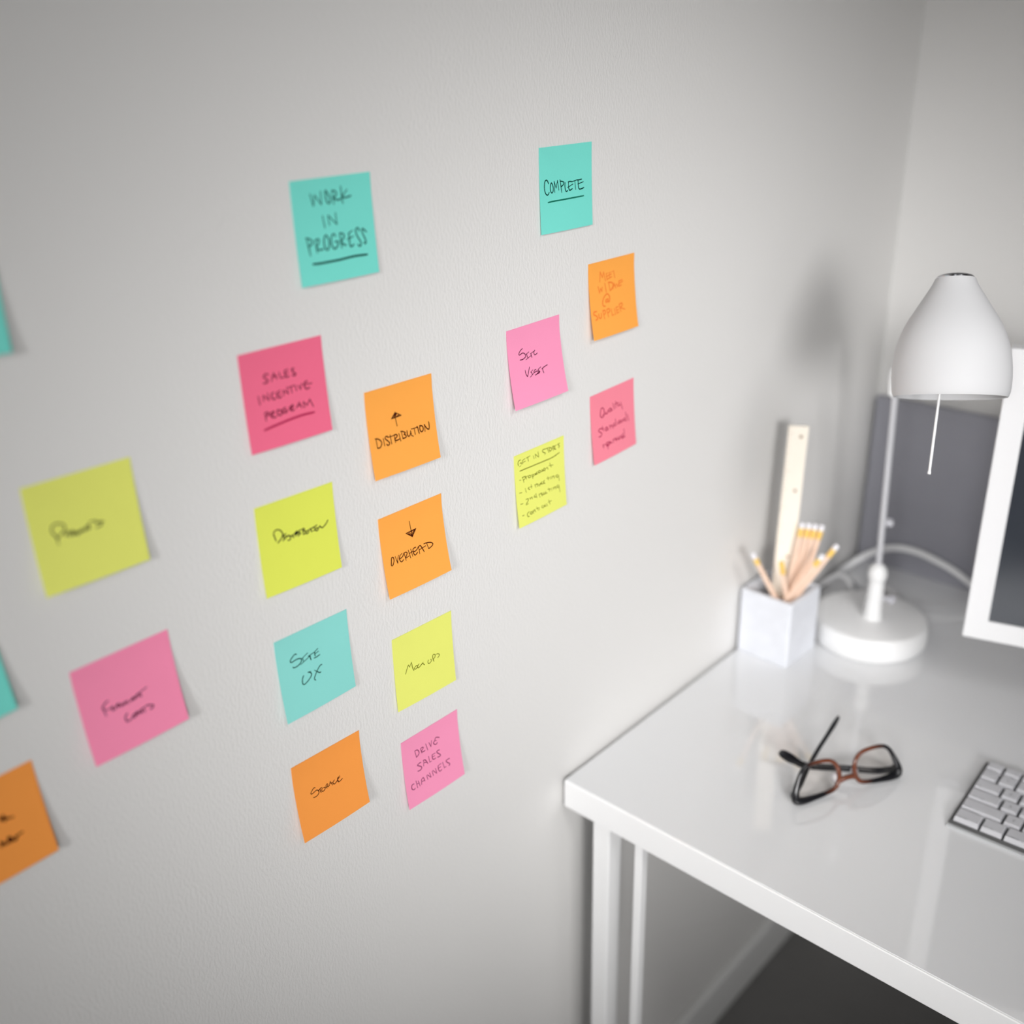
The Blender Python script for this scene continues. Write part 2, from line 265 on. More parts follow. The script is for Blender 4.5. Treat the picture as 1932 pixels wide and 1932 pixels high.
INK = {
 'work': [
  (1.0, '230 140 254 251'),
  (1.0, '254 251 282 155'),
  (1.0, '282 155 352 247'),
  (1.0, '352 247 358 128'),
  (1.0, '419 124 415 137 413 161 413 183 416 202 421 220 426 234 434 243 443 247 451 248 458 243 464 234 468 225 470 217 469 208 466 198 461 186 454 173 446 160 436 145 426 129 419 124'),
  (1.0, '496 135 507 261'),
  (1.0, '496 133 506 134 521 137 533 141 541 147 548 155 550 163 548 172 542 181 535 188 526 193 515 197 510 201 512 207 519 213 528 219 540 223 554 226 568 228 581 227 595 223 604 221'),
  (1.0, '611 105 619 266'),
  (1.0, '686 143 625 196'),
  (1.0, '625 196 628 201 633 209 641 214 652 216 667 215 682 214 700 211 718 207 731 204'),
  (1.0, '350 359 364 470'),
  (1.0, '420 361 422 452'),
  (1.0, '420 361 513 455'),
  (1.0, '513 348 516 455'),
  (1.0, '129 552 149 710'),
  (1.0, '119 541 130 544 146 548 160 554 172 561 182 570 188 578 190 587 187 597 182 605 170 612 155 618 144 622'),
  (1.0, '222 583 235 695'),
  (1.0, '223 578 232 574 246 568 257 565 264 567 270 573 272 581 270 589 265 600 259 611 250 622 239 634 234 644 236 654 242 663 253 670 272 672 295 672 312 671'),
  (1.0, '353 546 345 558 336 578 331 598 330 620 332 644 336 663 345 676 356 684 366 686 374 678 383 663 389 647 393 630 394 610 394 593 389 577 383 563 376 553 368 546 361 543 353 546'),
  (1.0, '480 568 476 559 470 548 463 542 453 544 442 550 433 561 427 578 422 599 419 619 421 637 425 654 431 667 438 677 447 685 457 687 470 683 483 673 494 662 502 649 508 633 508 622 497 619 479 620 467 621'),
  (1.0, '536 547 544 688'),
  (1.0, '536 547 546 548 560 549 571 552 580 559 587 568 589 578 586 588 578 598 570 607 561 614 551 620 546 627 550 638 559 649 569 659 580 664 592 668 601 670'),
  (1.0, '699 541 651 563'),
  (1.0, '652 558 652 573 653 594 653 614 652 634 649 654 649 670 652 682 657 691 664 695 677 692 692 683 703 677'),
  (1.0, '629 618 704 598'),
  (1.0, '795 556 791 546 785 532 778 524 768 523 757 527 749 534 745 545 745 560 747 575 752 590 760 606 768 620 777 635 787 649 794 661 797 674 798 686 796 695 790 701 781 705 773 706 766 700 761 691 757 685'),
  (1.0, '884 577 872 565 854 549 840 539 833 539 829 546 828 556 830 569 833 586 838 602 845 617 854 633 860 647 864 660 866 672 865 681 861 687 854 690 849 690 844 686 841 678 838 672'),
  (1.5, '168 796 193 797 232 800 281 801 349 801 432 801 508 800 572 797 633 794 691 793 755 795 819 799 863 801'),
 ],
 'complete': [
  (1.0, '161 419 157 411 151 398 145 388 137 381 128 376 120 374 111 377 101 383 94 392 89 407 86 426 84 445 84 462 86 480 89 496 94 510 101 523 108 533 116 540 126 546 135 548 143 547 150 543 156 538 161 532 165 525 167 520'),
  (1.0, '215 414 209 417 203 426 198 437 195 451 192 466 192 481 193 494 196 507 200 517 206 525 213 530 220 532 228 528 236 521 242 512 245 500 246 487 246 474 243 462 239 451 234 441 228 430 221 419 215 414'),
  (1.0, '264 403 272 528'),
  (1.0, '266 406 299 481'),
  (1.0, '299 481 328 399'),
  (1.0, '328 399 348 510'),
  (1.0, '375 394 404 543'),
  (1.0, '375 409 384 411 398 414 411 417 425 420 439 424 447 430 446 439 439 451 430 461 418 467 403 473 393 476'),
  (1.0, '470 436 469 446 467 462 466 477 467 493 469 509 473 523 477 532 484 539 491 542 500 541 510 537 517 534'),
  (1.0, '531 435 539 434 550 432 563 432 579 434 598 437 611 440'),
  (1.0, '534 435 535 490'),
  (1.0, '519 497 620 468'),
  (1.0, '534 497 537 504 540 515 544 524 548 529 552 534 560 535 575 532 595 525 608 520'),
  (1.0, '616 437 697 427'),
  (1.0, '697 427 707 428 723 429 740 430 759 429 780 428 794 427'),
  (1.0, '659 438 672 534'),
  (1.0, '723 438 724 448 726 463 728 477 728 491 728 505 729 516 733 526 739 534 748 540 760 542 776 541 791 539 807 537 824 533 835 530'),
  (1.0, '717 476 826 461'),
  (1.2, '144 635 168 634 204 632 247 631 299 630 360 631 424 631 493 630 567 630 637 629 708 629 779 629 827 628'),
 ],
 'sales': [
  (1.0, '317 256 309 253 297 249 286 248 276 252 266 259 261 266 264 273 272 282 280 290 289 297 298 304 304 311 303 319 299 326 291 331 279 332 262 331 251 330'),
  (1.0, '347 329 381 258'),
  (1.0, '381 258 412 321'),
  (1.0, '353 287 412 293'),
  (1.0, '444 265 456 323'),
  (1.0, '456 323 499 325'),
  (1.0, '552 256 514 262'),
  (1.0, '514 262 512 271 511 284 511 296 513 308 516 319 522 327 533 329 546 327 555 326'),
  (1.0, '509 290 551 290'),
  (1.0, '626 263 618 263 607 263 599 265 599 272 602 281 607 291 618 301 632 311 640 320 639 327 632 332 624 334 615 332 605 328 598 324'),
  (1.0, '171 447 176 527'),
  (1.0, '227 449 223 503'),
  (1.0, '227 449 286 507'),
  (1.0, '279 438 286 507'),
  (1.0, '351 448 344 448 334 450 327 454 323 462 321 473 322 484 325 494 330 505 336 511 345 513 356 511 364 510'),
  (1.0, '430 443 386 456'),
  (1.0, '386 456 386 465 385 477 386 488 389 497 394 506 401 511 411 512 425 509 434 507'),
  (1.0, '383 477 425 474'),
  (1.0, '466 452 463 502'),
  (1.0, '468 452 520 496'),
  (1.0, '511 431 520 496'),
  (1.0, '533 440 600 432'),
  (1.0, '561 439 567 496'),
  (1.0, '614 435 624 490'),
  (1.0, '650 444 674 488'),
  (1.0, '674 488 694 434'),
  (1.0, '767 427 759 427 748 427 738 429 732 434 728 441 725 450 725 460 727 473 730 483 735 491 743 498 751 502 763 502 776 499 786 496'),
  (1.0, '716 451 820 460'),
  (1.0, '217 624 219 700'),
  (1.0, '217 624 226 623 239 623 249 624 255 630 257 638 255 646 245 653 230 660 220 665'),
  (1.0, '269 645 286 685'),
  (1.0, '269 645 286 640 311 634 326 632 324 638 313 649 304 658 297 662 291 663 289 666 290 674 296 683 303 690 315 692 330 692 340 691'),
  (1.0, '363 633 362 644 360 660 362 673 368 681 378 686 387 687 397 686 407 681 413 674 413 664 410 653 403 643 391 637 375 632 364 629'),
  (1.0, '462 626 452 630 437 635 427 641 423 650 424 661 427 670 436 675 448 677 459 678 468 674 477 668 480 663 474 659 462 655 453 652'),
  (1.0, '507 641 516 672'),
  (1.0, '507 641 522 635 543 626 557 622 558 627 551 638 544 647 535 651 524 653 519 656 522 664 530 672 539 678 548 678 557 674 563 672'),
  (1.0, '593 663 634 617'),
  (1.0, '634 617 658 675'),
  (1.0, '605 646 653 650'),
  (1.0, '684 629 691 683'),
  (1.0, '690 626 727 668'),
  (1.0, '727 668 768 617'),
  (1.0, '768 617 800 698'),
  (1.5, '186 791 213 788 254 782 299 777 348 772 404 767 460 762 514 758 572 755 627 753 690 754 756 758 800 760'),
 ],
 'odist': [
  (0.95, '410 319 350 377'),
  (0.95, '350 377 491 371'),
  (0.95, '491 371 410 319'),
  (0.95, '400 337 364 373'),
  (0.95, '411 332 389 369'),
  (0.95, '430 335 409 370'),
  (0.95, '462 356 425 370'),
  (0.95, '405 381 416 473'),
  (0.95, '420 335 395 367'),
  (0.95, '86 543 91 543 99 543 108 545 120 550 134 558 146 567 155 577 162 588 166 599 166 610 163 622 158 632 152 641 143 648 134 653 123 653 109 651 100 650'),
  (0.95, '95 546 100 650'),
  (0.95, '196 566 203 648'),
  (0.95, '261 567 260 563 258 556 254 552 246 552 235 553 228 557 224 562 223 568 225 575 231 583 241 593 251 602 260 612 270 622 276 632 276 640 272 648 267 653 261 656 253 657 247 655 242 651 237 645 234 640'),
  (0.95, '268 569 357 569'),
  (0.95, '299 552 305 653'),
  (0.95, '356 575 362 651'),
  (0.95, '347 568 355 567 367 565 378 565 387 567 395 572 399 578 399 583 396 589 391 595 381 601 369 606 360 611 358 617 359 623 363 627 369 630 378 633 387 634 400 633 414 631 424 629'),
  (0.95, '426 567 440 655'),
  (0.95, '466 556 476 641'),
  (0.95, '457 551 466 553 479 556 491 560 504 567 516 575 522 582 516 587 505 591 499 596 505 600 516 605 525 610 528 617 529 625 527 631 520 634 510 636 500 637 491 637 481 634 475 633'),
  (0.95, '550 567 549 575 548 586 548 596 549 607 551 617 554 626 559 631 566 634 573 635 580 631 588 624 594 616 598 605 601 592 602 583'),
  (0.95, '602 583 609 636'),
  (0.95, '609 636 631 650'),
  (0.95, '618 563 715 566'),
  (0.95, '660 566 665 636'),
  (0.95, '705 557 708 559 711 562 714 568 716 578 718 591 719 605 722 618 725 633 727 642'),
  (0.95, '756 558 752 565 746 576 743 587 744 598 747 611 751 621 756 627 762 632 768 633 776 631 785 626 792 619 795 611 796 601 796 592 794 584 790 576 783 569 772 564 758 560 748 558'),
  (0.95, '826 566 818 640'),
  (0.95, '818 564 823 572 831 584 838 595 845 605 853 616 860 624 869 629 877 631 883 632'),
  (0.95, '883 632 886 625 891 614 893 601 893 583 892 562 890 548'),
 ],
 'ydist': [
  (0.85, '198 369 196 365 193 358 192 351 194 341 198 329 203 319 212 313 223 309 234 308 245 309 257 313 268 319 278 327 287 338 294 349 299 361 302 373 303 384 299 393 293 402 285 410 278 418 269 426 260 433 249 440 238 447 230 451'),
  (0.85, '197 360 199 368 201 379 204 390 207 403 210 416 212 425'),
  (0.85, '297 390 313 407'),
  (0.85, '343 385 333 386 320 387 311 391 308 400 309 412 311 422 314 428 319 432 322 434'),
  (0.85, '293 449 302 444 314 438 327 432 341 425 356 418 366 413'),
  (0.85, '300 403 374 420'),
  (0.85, '375 412 379 419 385 428 390 437 392 445 393 452 391 458 386 462 379 465 372 467 365 467 359 465 354 463'),
  (0.85, '370 415 381 421 397 429 413 433 431 429 450 420 466 414 478 413 487 414 493 415'),
  (0.85, '419 423 420 429 421 437 423 444 426 450 430 456 432 459'),
  (0.85, '452 414 454 420 456 428 458 436 459 442 460 447 461 451'),
  (0.85, '452 414 460 410 472 405 481 403 488 407 492 414 493 419 484 422 471 424 464 426 469 430 480 435 490 439 497 438 504 435 509 433'),
  (0.85, '527 401 520 403 509 406 503 411 506 419 513 429 518 436'),
  (0.85, '485 461 526 443'),
  (0.85, '553 419 556 465'),
  (0.85, '540 407 547 404 556 400 565 399 571 401 577 407 579 412 572 416 561 420 556 424 564 429 577 433 587 438 591 446 592 454 589 459 579 462 566 462 556 463'),
  (0.85, '588 463 593 466 599 470 606 471 613 469 621 465 626 460 628 454 627 447 624 443 616 440 604 440 596 441 593 447 592 455 591 460'),
  (0.85, '634 434 644 434 660 433 677 432 699 428 725 422 742 418'),
  (0.85, '657 437 658 442 658 448 660 454 662 460 665 465 667 469'),
  (0.85, '700 431 712 455'),
  (0.85, '686 467 720 462'),
  (0.85, '716 461 717 455 721 450 727 448 734 448 743 451 749 455 751 462 750 469 747 475 742 478 734 480 727 479 722 474 718 467 716 461'),
  (0.85, '745 454 748 456 753 459 759 458 766 453 774 445 780 439'),
  (0.85, '780 439 782 443 784 448 788 454 794 460 801 466 810 469 819 467 830 462 840 456 851 450 862 442 872 434 880 425 887 416 892 410'),
 ],
 'over': [
  (0.85, '465 185 475 312'),
  (0.85, '392 310 550 304'),
  (0.85, '550 304 483 383'),
  (0.85, '483 383 392 310'),
  (0.85, '420 315 475 372'),
  (0.85, '443 316 481 367'),
  (0.85, '467 313 482 363'),
  (0.85, '535 307 487 361'),
  (0.85, '482 311 490 347'),
  (0.85, '540 305 467 313'),
  (0.85, '515 315 479 377'),
  (0.85, '145 522 139 521 132 522 126 528 122 540 118 557 115 573 112 586 109 598 109 607 111 614 115 619 120 621 126 619 132 614 139 607 145 598 152 585 157 573 159 561 159 550 158 540 155 532 151 526 145 522'),
  (0.85, '184 527 204 615'),
  (0.85, '234 530 211 578'),
  (0.85, '211 578 207 616'),
  (0.85, '288 527 256 538'),
  (0.85, '256 538 251 547 244 561 240 574 240 585 244 597 248 607 253 615 260 621 268 623 278 620 290 612 297 606'),
  (0.85, '239 577 248 577 261 576 273 574 282 570 292 564 299 558 305 551 309 544 312 540'),
  (0.85, '322 536 333 627'),
  (0.85, '316 534 322 532 333 530 342 530 351 532 360 537 366 542 366 549 362 558 356 567 349 577 339 589 332 596'),
  (0.85, '343 602 387 593'),
  (0.85, '388 522 408 624'),
  (0.85, '428 523 442 617'),
  (0.85, '397 567 446 558'),
  (0.85, '509 526 498 526 483 526 470 529 464 534 461 542 459 551 459 564 460 578 464 591 468 602 474 612 483 617 497 612 514 602 525 594'),
  (0.85, '463 568 472 569 484 570 497 569 508 565 519 559 528 554 536 547 544 539 549 534'),
  (0.85, '553 536 552 623'),
  (0.85, '551 535 559 532 571 529 581 530 587 538 593 549 599 564 608 583 618 606 625 623'),
  (0.85, '558 576 662 563'),
  (0.85, '639 530 649 530 665 530 682 532 702 536 725 542 743 548 758 556 771 565 778 574 780 581 776 588 770 594 759 599 745 604 733 608 721 610 710 613 702 614'),
  (0.85, '684 537 702 614'),
 ],
 'siteux': [
  (0.85, '265 259 261 255 254 250 247 249 237 252 225 258 214 265 202 273 189 283 180 293 175 302 175 311 177 318 182 322 189 324 200 325 213 323 229 320 245 318 260 318 276 319 289 321 301 325 310 330 317 337 320 345 319 354 316 363 308 373 297 382 285 390 270 396 252 400 238 402 226 402 216 400 209 398 203 395 198 391 195 388'),
  (0.85, '320 341 408 305'),
  (0.85, '338 333 342 378'),
  (0.85, '304 399 430 356'),
  (0.85, '430 356 414 346'),
  (0.85, '414 346 498 334'),
  (0.85, '438 353 437 359 436 369 436 379 438 388 441 397 443 403'),
  (0.85, '498 334 551 311'),
  (0.85, '505 337 504 343 502 352 501 360 501 368 503 376 503 381'),
  (0.85, '508 356 554 347'),
  (0.85, '486 400 492 401 502 403 513 403 531 400 552 396 566 393'),
  (0.85, '314 547 310 551 303 556 298 564 293 574 289 587 286 599 284 612 284 624 285 634 289 641 296 646 304 648 314 648 327 644 340 639 354 632 370 624 383 614 396 605 408 594 416 584 419 576 418 567 416 560 412 553 406 546 400 540 392 536 384 534 378 532'),
  (0.85, '378 532 412 537'),
  (0.85, '467 547 500 578'),
  (0.85, '500 578 505 583 513 591 520 598 526 601 531 603 535 604 539 604 543 603 545 602'),
  (0.85, '573 521 568 521 561 520 553 521 545 526 536 532 526 540 515 550 503 562 492 574 482 587 471 600 462 613 455 624 449 635 447 644 449 653 455 662 459 667'),
 ],
 'mock': [
  (0.7, '174 543 178 534 184 521 191 507 198 494 206 481 214 469 220 458 225 449 229 443 232 442 234 444 235 445'),
  (0.7, '233 444 247 480'),
  (0.7, '247 480 279 429'),
  (0.7, '279 426 280 433 283 445 286 458 288 475 291 494 294 511 299 527 305 543 310 553'),
  (0.7, '375 515 370 512 361 509 353 508 343 511 332 516 324 522 320 526 318 531 319 536 323 541 330 545 337 547 347 546 357 542 366 537 371 531 375 524 377 519'),
  (0.7, '371 539 383 521'),
  (0.7, '404 503 399 505 393 509 387 513 381 520 376 527 374 534 376 540 382 546 388 550 394 551 401 549 408 546 415 542 423 536 433 530 446 524 461 516 472 511'),
  (0.7, '432 534 440 529 450 524 461 523 471 531 482 544 490 553'),
  (0.7, '560 517 557 522 552 528 549 535 548 544 550 553 553 561 558 565 564 568 572 569 581 567 592 563 601 559 606 553 609 546 610 539 608 533 603 527 600 523'),
  (0.7, '638 491 637 496 635 504 635 513 636 525 639 538 642 550 645 560 649 569 652 574'),
  (0.7, '636 491 640 487 645 481 651 479 659 480 668 484 675 489 679 495 681 503 681 510 678 516 673 522 668 528 660 533 652 538 646 542'),
  (0.7, '696 497 718 496'),
  (0.7, '718 496 724 499 731 504 738 508 744 512 750 517 753 521 752 528 749 535 743 541 735 546 725 550 718 553'),
 ],
 'storage': [
  (0.66, '281 418 277 415 272 412 266 411 259 413 250 418 241 424 232 432 221 442 214 450 211 456 211 461 214 465 219 468 226 470 235 470 246 468 260 464 272 460 282 458 292 457 301 458 308 464 314 472 319 480 321 487 322 494 321 501 316 509 309 517 300 523 290 527 278 530 267 531 255 530 244 527 236 525'),
  (0.66, '314 474 319 473 326 472 334 470 340 467 345 464 351 462 358 461 366 461 371 462'),
  (0.66, '343 472 343 478 343 488 344 496 346 504 348 512 350 517'),
  (0.66, '378 473 374 476 368 481 364 486 362 493 362 500 363 506 367 511 372 516 379 518 386 517 395 514 403 510 410 504 416 498 419 492 420 488 419 485 415 482 407 480 397 478 390 476'),
  (0.66, '433 466 432 471 432 479 432 487 434 494 437 503 439 508'),
  (0.66, '431 466 435 462 441 458 446 456 452 457 457 462 460 466 460 471 457 476 454 481 451 483 448 484 447 486 449 490 453 495 458 497 465 496 473 493 479 490'),
  (0.66, '479 490 497 447'),
  (0.66, '497 447 520 508'),
  (0.66, '489 469 530 482'),
  (0.66, '559 461 551 466 540 473 533 480 532 487 533 494 536 500 540 505 544 509 551 511 559 509 570 506 579 501 588 496 596 491 602 486'),
  (0.66, '605 470 611 503'),
  (0.66, '606 465 640 446'),
  (0.66, '608 472 643 463'),
  (0.66, '607 459 606 465 603 474 603 484 604 495 606 506 610 515 616 517 624 517 634 515 647 511 662 506 673 502'),
  (0.66, '618 456 621 475'),
 ],
 'drive': [
  (0.9, '217 239 233 336'),
  (0.9, '218 234 228 234 243 234 256 237 267 246 276 259 282 272 284 285 284 299 278 310 265 321 246 330 233 336'),
  (0.9, '315 255 328 321'),
  (0.9, '316 251 324 249 335 246 345 246 353 249 360 254 363 260 358 267 348 276 339 283 332 285 324 286 321 288 324 296 331 306 340 313 355 316 373 316 385 316'),
  (0.9, '410 232 432 330'),
  (0.9, '466 240 492 312'),
  (0.9, '492 312 513 232'),
  (0.9, '651 256 634 246 610 232 590 226 580 234 573 251 567 264 557 269 547 272 542 276 542 287 547 300 554 310 564 318 576 323 587 325 595 321 602 315 607 310'),
  (0.9, '561 266 595 273'),
  (0.9, '292 442 279 443 260 444 246 447 237 449 231 453 233 460 248 473 271 489 288 504 295 515 297 525 295 533 286 540 272 545 258 548 246 547 234 543 226 540'),
  (0.9, '331 518 343 444'),
  (0.9, '337 441 346 440 358 441 370 448 383 470 396 501 405 522'),
  (0.9, '338 476 387 492'),
  (0.9, '431 430 440 520'),
  (0.9, '440 520 469 521'),
  (0.9, '546 440 493 438'),
  (0.9, '493 438 493 450 492 467 492 483 494 495 498 507 505 515 518 517 534 517 546 516'),
  (0.9, '494 469 534 475'),
  (0.9, '629 433 616 431 596 428 583 429 578 434 579 443 585 455 600 473 622 495 635 512 634 521 625 525 615 527 603 526 590 522 581 519'),
  (0.9, '134 683 125 681 114 679 104 681 96 689 90 700 88 712 89 724 93 737 99 748 106 755 116 760 124 762 131 761 138 756 142 753'),
  (0.9, '173 661 182 765'),
  (0.9, '210 681 225 760'),
  (0.9, '177 708 221 717'),
  (0.9, '254 756 263 700'),
  (0.9, '258 698 268 688 283 676 296 673 304 689 310 716 315 734'),
  (0.9, '260 719 310 727'),
  (0.9, '357 682 366 738'),
  (0.9, '370 674 418 736'),
  (0.9, '411 667 424 734'),
  (0.9, '457 671 465 732'),
  (0.9, '470 663 524 733'),
  (0.9, '518 659 527 730'),
  (0.9, '622 638 567 644'),
  (0.9, '567 644 566 658 565 677 565 695 569 710 575 725 583 735 595 736 610 732 620 729'),
  (0.9, '568 680 609 682'),
  (0.9, '652 638 668 729'),
  (0.9, '668 729 698 725'),
  (0.9, '778 644 760 642 734 641 717 643 713 649 717 660 725 672 740 689 760 708 772 723 769 732 759 736 751 738'),
 ],
 'visit': [
  (0.75, '269 275 261 279 248 284 236 290 225 297 213 306 205 314 199 322 195 330 195 336 199 340 206 342 214 343 225 340 239 336 250 333 260 331 269 331 277 334 286 338 296 345 304 353 309 363 313 374 313 384 306 392 294 398 282 403 270 407 256 409 243 410 229 409 215 407 206 405'),
  (0.75, '313 365 378 344'),
  (0.75, '336 365 336 371 337 379 339 387 342 396 347 405 350 411'),
  (0.75, '312 427 414 397'),
  (0.75, '403 373 460 360'),
  (0.75, '414 378 414 384 416 392 417 400 419 408 422 417 424 423'),
  (0.75, '459 362 492 351'),
  (0.75, '474 366 486 347'),
  (0.75, '471 362 470 369 469 380 470 388 472 395 476 401 482 405 489 405 497 404 506 402 515 399 524 396 531 393'),
  (0.75, '274 553 274 563 275 578 276 591 278 601 282 611 286 619 291 627 297 634 301 638'),
  (0.75, '301 638 305 630 312 619 319 606 325 593 332 579 338 566 345 553 352 540 356 531'),
  (0.75, '366 599 412 579'),
  (0.75, '370 598 375 603 381 610 386 617 387 624 386 631 386 635'),
  (0.75, '347 658 423 621'),
  (0.75, '467 588 461 588 453 587 445 589 438 594 430 600 426 606 426 611 429 616 435 618 446 617 460 613 475 612 496 616 520 623 534 629 534 634 526 639 516 643 504 646 489 648 476 649 462 651 449 653 440 654'),
  (0.75, '478 639 534 632'),
  (0.75, '476 647 518 631'),
  (0.75, '505 598 560 579'),
  (0.75, '513 598 515 627'),
  (0.75, '577 608 585 605 595 600 607 596 620 593 634 590 648 587 663 585 678 583 689 582'),
  (0.75, '593 609 592 615 591 625 591 635 594 645 598 656 601 664'),
 ],
 'meet': [
  (1.35, '231 260 247 139'),
  (1.35, '247 139 291 216'),
  (1.35, '291 216 320 151'),
  (1.35, '320 151 353 268'),
  (1.35, '428 168 378 181'),
  (1.35, '378 181 389 261'),
  (1.35, '380 218 423 213'),
  (1.35, '389 261 425 250'),
  (1.35, '498 167 441 179'),
  (1.35, '441 179 446 250'),
  (1.35, '444 208 486 202'),
  (1.35, '446 250 489 240'),
  (1.35, '490 174 618 157'),
  (1.35, '539 170 556 260'),
  (1.35, '189 322 212 405'),
  (1.35, '212 405 240 352'),
  (1.35, '240 352 262 393'),
  (1.35, '262 393 275 345'),
  (1.35, '335 302 355 418'),
  (1.35, '418 303 439 415'),
  (1.35, '411 302 430 304 457 308 480 314 494 322 506 332 511 344 509 358 502 373 491 387 475 398 454 409 439 415'),
  (1.35, '504 402 533 335'),
  (1.35, '533 335 567 400'),
  (1.35, '515 370 564 366'),
  (1.35, '581 348 611 391'),
  (1.35, '611 391 645 342'),
  (1.35, '713 315 640 324'),
  (1.35, '640 324 646 392'),
  (1.35, '644 354 724 338'),
  (1.35, '646 392 690 383'),
  (1.35, '364 511 353 515 337 520 327 526 326 535 331 547 338 553 349 550 364 543 375 534 381 523 384 511 385 507 384 518 380 538 380 552 388 555 399 553 409 545 415 529 418 507 416 487 406 470 390 454 372 446 351 448 327 459 307 472 290 486 275 505 266 523 261 543 260 565 265 582 278 591 298 596 311 599'),
  (1.35, '121 634 105 633 83 631 66 632 57 640 53 653 55 664 69 672 89 681 106 690 118 703 127 717 129 728 118 735 99 739 86 741'),
  (1.35, '156 675 157 690 158 711 163 727 175 733 192 735 204 730 209 715 211 692 211 677'),
  (1.35, '249 650 270 756'),
  (1.35, '249 650 261 649 278 647 291 650 298 659 302 674 300 685 290 692 275 697 264 699'),
  (1.35, '333 649 355 747'),
  (1.35, '333 649 347 647 367 644 382 646 390 655 394 670 392 681 379 688 361 692 348 694'),
  (1.35, '430 659 440 746'),
  (1.35, '440 746 476 740'),
  (1.35, '499 667 511 747'),
  (1.35, '586 654 536 657'),
  (1.35, '536 657 548 736'),
  (1.35, '545 697 589 693'),
  (1.35, '548 736 592 728'),
  (1.35, '610 632 635 727'),
  (1.35, '610 632 627 628 651 623 669 622 678 629 683 642 680 654 665 663 642 672 626 678'),
  (1.35, '626 678 730 715'),
 ],
 'quality': [
  (1.15, '283 245 271 237 256 234 242 236 232 247 223 264 217 283 212 302 210 323 212 340 221 354 236 366 251 371 267 369 283 361 295 349 301 332 302 311 300 291 297 274 292 257 283 245'),
  (1.15, '261 342 325 335'),
  (1.15, '333 320 333 327 334 337 338 344 348 347 363 346 374 342 379 332 382 318 384 309'),
  (1.15, '449 293 435 296 417 300 405 306 404 315 409 326 417 333 430 336 448 337 459 333 461 320 456 303 455 295 462 305 473 325 480 339'),
  (1.15, '503 237 524 330'),
  (1.15, '550 270 560 324'),
  (1.15, '567 230 610 317'),
  (1.15, '551 261 629 263'),
  (1.15, '635 279 635 289 635 303 640 312 650 314 665 312 676 310'),
  (1.15, '685 276 720 384'),
  (1.15, '257 543 238 534 211 522 189 516 170 519 155 528 151 540 168 557 198 577 217 595 219 608 211 619 200 626 184 629 164 629 150 628'),
  (1.15, '239 500 261 572'),
  (1.15, '336 537 324 540 308 545 299 552 300 564 308 577 317 586 327 587 339 584 346 577 346 563 343 546 342 539 349 550 359 573 367 589'),
  (1.15, '400 530 417 587'),
  (1.15, '405 555 417 550 434 545 449 546 461 561 473 583 480 598'),
  (1.15, '529 535 517 537 501 541 492 546 493 556 501 568 511 576 523 576 538 572 548 569'),
  (1.15, '540 487 569 576'),
  (1.15, '637 533 626 535 610 539 600 544 599 553 605 564 612 572 624 573 639 570 649 565 649 554 645 541 644 535 651 544 662 560 670 572'),
  (1.15, '680 538 699 581'),
  (1.15, '686 554 730 545'),
  (1.15, '775 536 761 538 742 540 730 545 729 552 735 561 743 568 757 571 774 572 787 572'),
  (1.15, '788 456 807 593'),
  (1.15, '828 502 858 600'),
  (1.15, '223 765 233 815'),
  (1.15, '229 776 272 772'),
  (1.15, '293 779 299 790 308 806 318 816 333 815 351 808 363 803'),
  (1.15, '309 756 329 858'),
  (1.15, '315 772 327 769 345 764 359 764 367 772 372 786 371 796 359 800 340 800 327 800'),
  (1.15, '395 766 390 774 385 784 385 792 397 795 415 796 428 797'),
  (1.15, '453 762 463 808'),
  (1.15, '466 772 476 767 491 761 503 761 514 772 523 790 529 802'),
  (1.15, '540 759 535 766 529 776 530 784 544 788 566 790 581 791'),
  (1.15, '583 759 587 775 594 797 601 808 612 798 625 777 634 762'),
  (1.15, '641 769 675 804'),
  (1.15, '654 783 657 791 660 803 667 811 679 811 694 807 704 804'),
  (1.15, '701 746 692 752 681 762 677 772 687 783 706 796 719 804'),
  (1.15, '727 689 733 814'),
 ],
 'get': [
  (0.75, '125 82 113 84 94 86 81 93 76 106 74 124 77 140 85 152 97 163 109 168 122 165 136 157 145 149 147 142 143 134 138 129 130 127 120 127 113 127'),
  (0.75, '211 91 158 105'),
  (0.75, '158 105 170 157'),
  (0.75, '164 131 216 129'),
  (0.75, '170 157 223 155'),
  (0.75, '237 93 308 84'),
  (0.75, '264 89 280 155'),
  (0.75, '377 105 391 152'),
  (0.75, '413 98 426 157'),
  (0.75, '414 92 480 155'),
  (0.75, '469 78 485 157'),
  (0.75, '623 81 607 79 585 76 568 77 562 84 561 96 566 107 582 119 604 131 618 142 616 150 606 156 598 161'),
  (0.75, '623 81 706 81'),
  (0.75, '659 86 691 151'),
  (0.75, '724 92 712 94 700 101 695 109 699 120 709 134 720 141 731 138 744 129 750 119 745 109 734 98 724 92'),
  (0.75, '761 91 784 154'),
  (0.75, '761 91 772 91 788 92 798 96 796 103 788 114 787 124 799 133 818 143 832 150'),
  (0.75, '845 91 798 96'),
  (0.75, '807 99 822 147'),
  (0.75, '912 86 900 87 882 89 874 93 882 102 899 113 909 123 906 130 896 137 889 142'),
  (0.8, '103 233 152 233 225 234 304 236 390 237 488 239 574 240 643 242 704 243 759 241 815 234 867 223 903 215'),
  (0.7, '87 355 109 357'),
  (0.7, '146 332 165 406'),
  (0.7, '137 335 152 334 173 332 189 334 196 341 198 352 196 361 186 366 170 371 160 373'),
  (0.7, '207 334 220 381'),
  (0.7, '205 351 250 342'),
  (0.7, '267 347 263 353 257 361 257 368 266 374 280 379 291 380 298 375 302 366 302 358 295 353 284 347 276 344'),
  (0.7, '320 352 342 409'),
